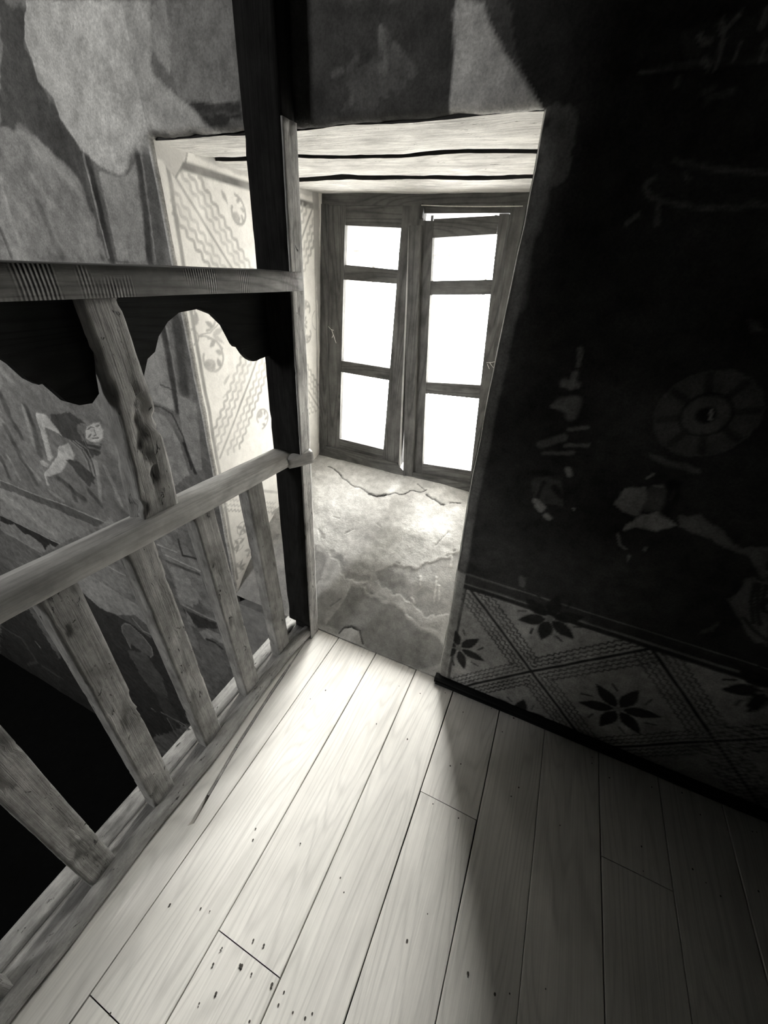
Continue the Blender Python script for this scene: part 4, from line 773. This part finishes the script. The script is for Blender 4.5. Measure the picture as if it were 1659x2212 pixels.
def sash(name, O, panes, y0, y1, lab):
    """O: outer quad tl,tr,br,bl ; panes: list of quads tl,tr,br,bl from the top"""
    s = empty(name, (sum(p[0] for p in O)/4, (y0+y1)/2, O[3][1]), win)
    tl, tr, br, bl = O; f, l = panes[0], panes[-1]
    def at(e0, e1, z): t = (e0[1]-z)/(e0[1]-e1[1]); return (e0[0]+(e1[0]-e0[0])*t, z)
    quad_bar('stile', [tl, (f[0][0], tl[1]+.2*0), (l[3][0], bl[1]), bl], y0, y1, M_WIN, s)
    quad_bar('stile', [(f[1][0], tr[1]), tr, br, (l[2][0], br[1])], y0, y1, M_WIN, s)
    e = .003
    quad_bar('rail', [(f[0][0]-.0, tl[1]+(tr[1]-tl[1])*.25), (f[1][0], tl[1]+(tr[1]-tl[1])*.8), f[1], f[0]], y0+e, y1-e, M_WIN, s, 0)
    for a, b in zip(panes[:-1], panes[1:]): quad_bar('rail', [a[3], a[2], b[1], b[0]], y0+e, y1-e, M_WIN, s, 0)
    quad_bar('rail', [l[3], l[2], (l[2][0], br[1]), (l[3][0], bl[1])], y0+e, y1-e, M_WIN, s, 0)
    ym = (y0+y1)/2+.006
    for q in panes:
        x0, x1 = min(q[0][0], q[3][0])-.006, max(q[1][0], q[2][0])+.006; z0, z1 = min(q[2][1], q[3][1])-.006, max(q[0][1], q[1][1])+.006
        prism('pane', [(q[3][0]-.006, q[3][1]-.006), (q[2][0]+.006, q[2][1]-.006), (q[1][0]+.006, q[1][1]+.006), (q[0][0]-.006, q[0][1]+.006)], ym, ym+.003, 1, M_GLASS, s)
        # putty lip round the pane
    return s
SL_ = sash('sash', [(-1.180, 1.785), (-.712, 1.785), (-.722, .582), (-1.220, .586)],
     [[(-1.092, 1.712), (-.810, 1.707), (-.814, 1.549), (-1.097, 1.556)], [(-1.102, 1.494), (-.818, 1.492), (-.830, 1.108), (-1.116, 1.110)], [(-1.122, 1.050), (-.832, 1.046), (-.842, .648), (-1.138, .654)]], FY0+.004, FY0+.044, '')
SR_ = sash('sash', [(-.722, 1.734), (-.352, 1.760), (-.262, .566), (-.640, .545)],
     [[(-.666, 1.674), (-.391, 1.694), (-.369, 1.534), (-.654, 1.513)], [(-.654, 1.457), (-.369, 1.478), (-.338, 1.093), (-.621, 1.067)], [(-.619, 1.010), (-.339, 1.027), (-.310, .637), (-.590, .615)]], FY0+.006, FY0+.046, '')
quad_bar('astragal', [(-.696, .522), (-.640, .536), (-.713, 1.716), (-.768, 1.714)], FY0-.016, FY0+.008, M_WIN, SR_)
quad_bar('bead', [(-.733, .575), (-.722, .572), (-.764, 1.70), (-.772, 1.71)], FY0-.006, FY0+.006, M_RAIL, SL_)
la = prism('latch', [(-.722, 1.74), (-.708, 1.74), (-.706, 1.775), (-.712, 1.79), (-.722, 1.785)], FY0-.02, FY0-.002, 1, M_IRON, win)
# iron grille outside
gr = setp(empty('window_grille', (-.735, 2.19, .5)), 'thin iron bar grille outside the casement window', 'grille')
for x in (-1.05, -.75, -.45): timber('bar', (x, 2.2, .45), (x, 2.2, 1.85), .012, .012, M_IRON, gr, (1, 0, 0), .2, .0003, .003, nw=3, nh=3)
for z in (.80, 1.25, 1.62): timber('bar', (OX0-.02, 2.195, z), (OX1+.02, 2.195, z), .012, .012, M_IRON, gr, (0, 0, 1), .2, .0003, .003, nw=3, nh=3)
# cord along the window head
def tube(name, pts, r, mat, parent=None, sides=5):
    P = [np.array(p, float) for p in pts]; V = []; n = len(P)
    for i_ in range(n):
        d = P[min(i_+1, n-1)]-P[max(i_-1, 0)]; d /= np.linalg.norm(d); a = np.cross(d, [0.3, .2, .93]); a /= np.linalg.norm(a); b = np.cross(d, a)
        for k_ in range(sides): t = 2*math.pi*k_/sides; V.append(P[i_]+r*(a*math.cos(t)+b*math.sin(t)))
    Qt = [(i_*sides+k_, i_*sides+(k_+1) % sides, (i_+1)*sides+(k_+1) % sides, (i_+1)*sides+k_) for i_ in range(n-1) for k_ in range(sides)]
    me = raw_mesh(name, V, Qt); set_grain(me, np.array(V)); return link(name, me, mat, parent)
setp(tube('cord', [(-.716, FY0-.022, 1.783), (-.60, FY0-.03, 1.779), (-.45, FY0-.03, 1.778), (-.30, FY0-.028, 1.780)], .0016, M_WIRE), 'thin pale cord stretched across the head of the window', 'cord')

# ------------------------------------------------------------------ gallery floor of wide planks
floor = setp(empty('floor', (.2, 0, 0)), 'pale worn plank floor of the gallery', kind='structure')
YB = -3.5
gaps = [-.800, -.667, -.4635, -.2595, -.077, .1255, .308, .508, .71, .91, 1.11, 1.31, 1.52, 1.73, 1.93, 2.14, 2.5]
joints = {2: [.120], 4: [.673], 1: [-.096], 6: [-.4], 5: [-.9], 3: [-1.1], 8: [.2], 7: [.75]}
gw = [.0026, .0028, .0034, .0034, .0030, .0012, .0036, .0022]
def plank(x0, x1, y0, y1, g0, g1, z):
    def edge_(x, ph, n=40):
        ys = np.linspace(y0, y1, n); return [(x+.0012*float(fbm(np.array([yy_*3+ph]), np.array([ph]), 0, 3)[0]), yy_) for yy_ in ys]
    l = edge_(x0+g0, rng.random()*40); r = edge_(x1-g1, rng.random()*40)
    n = len(l); V = []; th = .028; b = .0018
    for i_ in range(n):
        (xa, ya), (xb, yb) = l[i_], r[i_]
        V += [(xa, ya, z-th), (xa, ya, z-b), (xa+b, ya, z), (xa*.66+xb*.34, ya, z+.0006), (xa*.34+xb*.66, ya, z+.0006), (xb-b, yb, z), (xb, yb, z-b), (xb, yb, z-th)]
    m = 8; Qp = [(i_*m+j_, i_*m+j_+1, (i_+1)*m+j_+1, (i_+1)*m+j_) for i_ in range(n-1) for j_ in range(m-1)]
    Qp += [(0, 7, 6, 1), (1, 6, 5, 2), (2, 5, 4, 3)]; o_ = (n-1)*m; Qp += [(o_+a, o_+b_, o_+c_, o_+d_) for a, b_, c_, d_ in ((1, 6, 7, 0), (2, 5, 6, 1), (3, 4, 5, 2))]
    Qp = [q[::-1] for q in Qp]
    me = raw_mesh('plank', V, Qp); Va = np.array(V); off = np.array([rng.random()*30, rng.random()*30, rng.random()*30])
    set_grain(me, Va[:, [1, 0, 2]]+off); return link('plank', me, M_FLOOR, floor, smooth=False)
for k in range(1, len(gaps)-1):
    x0, x1 = gaps[k], gaps[k+1]; g0 = gw[(k-1) % len(gw)]/2; g1 = gw[k % len(gw)]/2; z = -.0008*(k % 3)
    ye = WY+.012 if x1 < -.1 else WY+.02
    js = joints.get(k, []); cuts = [YB]+sorted(js)+[ye]
    for a, b in zip(cuts[:-1], cuts[1:]): plank(x0, x1, a+(.0012 if a != YB else 0), b-(.0012 if b != ye else 0), g0, g1, z)
# first plank, split by a slanting gap with a batten lying in it
SLIT = [(-.797, 1.03), (-.772, .70), (-.752, .50), (-.716, .27)]
def slit(y): return float(np.interp(y, [p[1] for p in SLIT[::-1]], [p[0] for p in SLIT[::-1]]))
ysl = np.linspace(.27, 1.03, 16)
prism('plank', [(-.668, YB), (-.668, WY+.012), (-.800, WY+.012), (-.800, 1.03)]+[(slit(y)+.002+.004*min(1, (1.03-y)/.2), y) for y in ysl[::-1]]+[(-.724, .255)]+[(slit(y)-.007*min(1, (1.03-y)/.2), y) for y in ysl]+[(-.830, 1.03), (-.830, YB)], -.028, 0.0, 2, M_FLOOR, floor, 1)
tube('batten', [(slit(y)-.002, y, -.0055+.001*math.sin(y*9)) for y in np.linspace(.35, 1.03, 14)], .0045, M_GREY, floor, 8)
boxes('subfloor', [(-.95, 2.6, YB-.1, WY+.02, -.09, -.034)], M_SUB, floor)
# nail heads and nail holes
V = []; T = []
def nail(x, y, r):
    b = len(V); V.append((x, y, .0012))
    for q in range(7): a = q*2*math.pi/7; V.append((x+r*math.cos(a)*.9, y+r*1.1*math.sin(a), .0012))
    for q in range(7): T.append((b, b+1+q, b+1+(q+1) % 7))
for k in range(1, 10):
    x0, x1 = gaps[k], gaps[k+1]
    for y in (1.06, .82, .36, .10, -.15)+tuple(joints.get(k, [])):
        for q in range(rng.choice((1, 2, 2, 3))): nail(x0+.02+(x1-x0-.04)*rng.random(), y+rng.uniform(-.05, .05), rng.uniform(.0016, .0034))
for q in range(26): nail(rng.uniform(-.45, -.05), rng.uniform(-.05, .11), rng.uniform(.002, .0042))
me = raw_mesh('nail_heads', V, np.zeros((0, 4), int), T); setp(link('nail_heads', me, M_NAIL, floor, False), kind='stuff')
# skirting strip under the painted dado
bb = setp(empty('baseboard_right', (.8, WY-.01, 0)), 'dark wooden skirting strip below the painted dado', kind='structure')
timber('skirting', (-.168, WY-.010, .016), (2.45, WY-.010, .012), .034, .030, M_DARK, bb, (0, 1, 0), .05, .001, .005)
timber('moulding', (-.160, WY-.028, .008), (2.45, WY-.028, .006), .014, .014, M_DARK, bb, (0, 1, 0), .05, .0008, .005, nw=4, nh=4)

# ------------------------------------------------------------------ rest of the hall (mostly out of view), with added light blockers and fill window
HB = HW['y']; hx = -6.2
boxes('ceiling', [(-6.5, 2.8, HB-.3, 2.25, CEIL, CEIL+.15)], M_ROOM); setp(bpy.data.objects['ceiling'], 'dark high ceiling of the hall', kind='structure')
boxes('ceiling_blocker', [(-.95, 2.6, HB, WY+.02, GCEIL, GCEIL+.08)], M_ROOM); setp(bpy.data.objects['ceiling_blocker'], 'added low dark ceiling that shades the gallery', kind='structure')  # added out of view to keep the right side dark
boxes('wall_right', [(2.5, 2.8, HB-.3, 1.2, FLOOR_LOW, CEIL)], M_ROOM); setp(bpy.data.objects['wall_right'], 'dark end wall beside the gallery', kind='structure')
wx0, wx1, z0, z1 = HW['x0'], HW['x1'], HW['z0'], HW['z1']
boxes('wall_back', [(-6.5, wx0, HB-.3, HB, FLOOR_LOW, CEIL), (wx1, 2.8, HB-.3, HB, FLOOR_LOW, CEIL), (wx0, wx1, HB-.3, HB, FLOOR_LOW, z0), (wx0, wx1, HB-.3, HB, z1, CEIL)], M_ROOM); setp(bpy.data.objects['wall_back'], 'dark wall across the hall with one added high window', kind='structure')
boxes('wall_left', [(hx-.3, hx, HB-.3, 1.3, FLOOR_LOW, CEIL)], M_ROOM); setp(bpy.data.objects['wall_left'], 'dark far end wall of the hall', kind='structure')
w2 = setp(empty('window_fill', ((wx0+wx1)/2, HB-.1, z0)), 'added unseen hall window letting in fill daylight', kind='structure')
for q in ((wx0, wx0+.04, z0, z1), (wx1-.04, wx1, z0, z1), (wx0, wx1, z0, z0+.04), (wx0, wx1, z1-.04, z1)): boxes('frame', [(q[0], q[1], HB-.14, HB-.08, q[2], q[3])], M_WIN, w2, 2)
boxes('floor_lower', [(-6.5, 2.8, HB-.3, 2.2, FLOOR_LOW-.15, FLOOR_LOW)], M_VOID); setp(bpy.data.objects['floor_lower'], 'dark floor of the hall below the gallery', kind='structure')
boxes('wall_below', [(-.88, -.80, HB, WY, FLOOR_LOW, -.10)], M_ROOM); setp(bpy.data.objects['wall_below'], 'dark wall carrying the gallery edge', kind='structure')
boxes('wall_blocker', [(-.90, -.82, HB, -.28, -.05, GCEIL), (-.90, -.82, -.29, .20, 1.62, GCEIL)], M_ROOM); setp(bpy.data.objects['wall_blocker'], 'added dark panel keeping hall light off the gallery', kind='structure')  # added out of view to block hall light from the gallery floor and wall

# ------------------------------------------------------------------ balustrade
bal = setp(empty('balustrade', (-.86, .2, 0)), 'weathered wooden gallery railing with slat balusters and a scalloped valance', 'railing')
BY0 = -.275
# tall hewn post where the railing meets the wall
post = empty('post', (-.84, 1.09, 0), bal); setp(post, 'tall dark hewn post')
timber('shaft', (-.843, 1.091, .09), (-.8105, 1.089, GCEIL), .118, .062, M_POST, post, (1, 0, 0), .03, .0014, .004, .003, 9, 6, w1=.112, h1=.060)
timber('foot', (-.838, 1.098, -.02), (-.838, 1.098, .10), .085, .042, M_POST, post, (1, 0, 0), .03, .0015, .005)
timber('lit_face_strip', (-.7835, 1.092, .0), (-.7605, 1.090, 1.845), .006, .060, M_LIT_FACE, post, (1, 0, 0), .012, .0012, .0015, .004, 3, 9)  # thin light plate added as the post's window-lit side
# bottom rail: rounded kerb in front, flat board behind
kp = [(.022*math.cos(a)*1.15, .026*math.sin(a)) for a in np.linspace(0, 2*math.pi, 17)[:-1]]
timber('bottom_rail', (-.806, BY0, .028), (-.815, 1.085, .036), .05, .05, M_GREY, bal, (1, 0, 0), .03, .003, .01, 0, prof=kp, bend=lambda t: (.004*math.sin(t*14), 0, .003*math.sin(t*23)))
timber('edge_board', (-.912, BY0, .012), (-.912, 1.10, .022), .062, .05, M_GREY, bal, (1, 0, 0), .05, .0012, .004)
timber('sole_plate', (-.852, BY0, .002), (-.852, 1.10, .012), .062, .05, M_GREY, bal, (1, 0, 0), .05, .0012, .004)
hp = [(-.046, -.022), (-.02, -.028), (.012, -.029), (.034, -.024), (.044, -.010), (.046, .004), (.040, .018), (.026, .027), (.004, .031), (-.022, .031), (-.042, .026), (-.049, .014), (-.050, -.006)]
timber('handrail', (-.860, BY0, .999), (-.842, 1.066, .950), .09, .06, M_RAIL, bal, (1, 0, 0), .03, .0018, .01, 0, prof=hp)
timber('rail_end', (-.808, 1.030, .950), (-.757, 1.108, .958), .036, .046, M_RAIL, bal, (1, 0, 0), .01, .004, .006)
timber('upper_rail', (-.836, BY0, 1.506), (-.834, 1.112, 1.506), .150, .050, M_UPPER, bal, (1, 0, 0), .04, .0012, .004)
# balusters
spots = [(.028, -.2), (.276, .0), (.484, .015), (.700, .03), (.912, .055)]
bys = [-.196, .070, .278, .490, .708, .922]
tops = [-.20, .060, .283, .468, .668, .884]
for k, (yb, yt) in enumerate(zip(bys, tops)):
    timber('baluster', (-.852, yb, .022), (-.858, yt, .950+.0365*(1.066-yt)-.018), .046, .074, M_GREY, bal, (1, 0, 0), .012, .0009, .003, .005, 7, 10, seed=3.1*k+1.3)
# little post between the two rails, badly eroded
def mb(t): return (0, .012*math.sin(t*3.1), 0)
timber('upright', (-.862, .548, .994), (-.858, .548, 1.475), .052, .104, M_GREY, bal, (1, 0, 0), .012, .0025, .005, .010, 7, 12, bend=mb, seed=4.4, h1=.074)
timber('upright', (-.862, -.22, 1.02), (-.858, -.22, 1.475), .050, .09, M_GREY, bal, (1, 0, 0), .02, .004, .006, .012, 6, 10)
# scalloped boards under the upper rail, one per bay
arch = [(.575, 1.485), (.575, 1.26), (.600, 1.30), (.609, 1.312), (.632, 1.351), (.655, 1.363), (.673, 1.393), (.706, 1.421), (.742, 1.438), (.804, 1.443), (.849, 1.427), (.881, 1.399), (.895, 1.372), (.906, 1.350), (.914, 1.341), (.928, 1.337), (.942, 1.317), (.958, 1.302), (.974, 1.293), (.990, 1.292), (1.005, 1.295), (1.018, 1.296), (1.058, 1.300), (1.058, 1.485)]
prism('valance', arch, -.876, -.858, 0, M_DARK, bal, 1)
left = [(.520, 1.485), (.521, 1.385), (.511, 1.344), (.504, 1.302), (.485, 1.287), (.460, 1.289), (.440, 1.301), (.428, 1.322), (.417, 1.341), (.406, 1.340), (.393, 1.352), (.379, 1.379), (.37, 1.39), (.33, 1.425), (.27, 1.443), (.20, 1.443), (.10, 1.44), (.0, 1.42), (-.06, 1.36), (-.10, 1.34), (-.14, 1.30), (-.18, 1.287), (-.22, 1.30), (-.31, 1.32), (-.31, 1.485)]
left = [p for p in left if p[0] > -.17]+[(-.17, 1.33), (-.17, 1.485)]
prism('valance', left, -.876, -.858, 0, M_DARK, bal, 1)

# ------------------------------------------------------------------ cobwebs
def web(name, strands, lab):
    w = setp(empty(name, strands[0][0]), lab, 'cobweb')
    for s in strands: tube('strand', s, .0011, M_WEB, w, 4)
web('cobweb', [[(-1.192, 1.962, 1.275), (-1.165, 1.95, 1.262), (-1.150, 1.945, 1.235), (-1.138, 1.948, 1.200)], [(-1.170, 1.95, 1.264), (-1.150, 1.945, 1.262)], [(-1.152, 1.945, 1.24), (-1.162, 1.948, 1.225)]], 'small torn cobweb on the left stile of the window')
web('cobweb', [[(-.335, 1.962, 1.20), (-.31, 1.955, 1.205), (-.285, 1.955, 1.215)], [(-.32, 1.957, 1.203), (-.30, 1.955, 1.185), (-.28, 1.957, 1.18)], [(-.33, 1.96, 1.195), (-.315, 1.955, 1.175)]], 'faint cobweb at the right edge of the right sash')
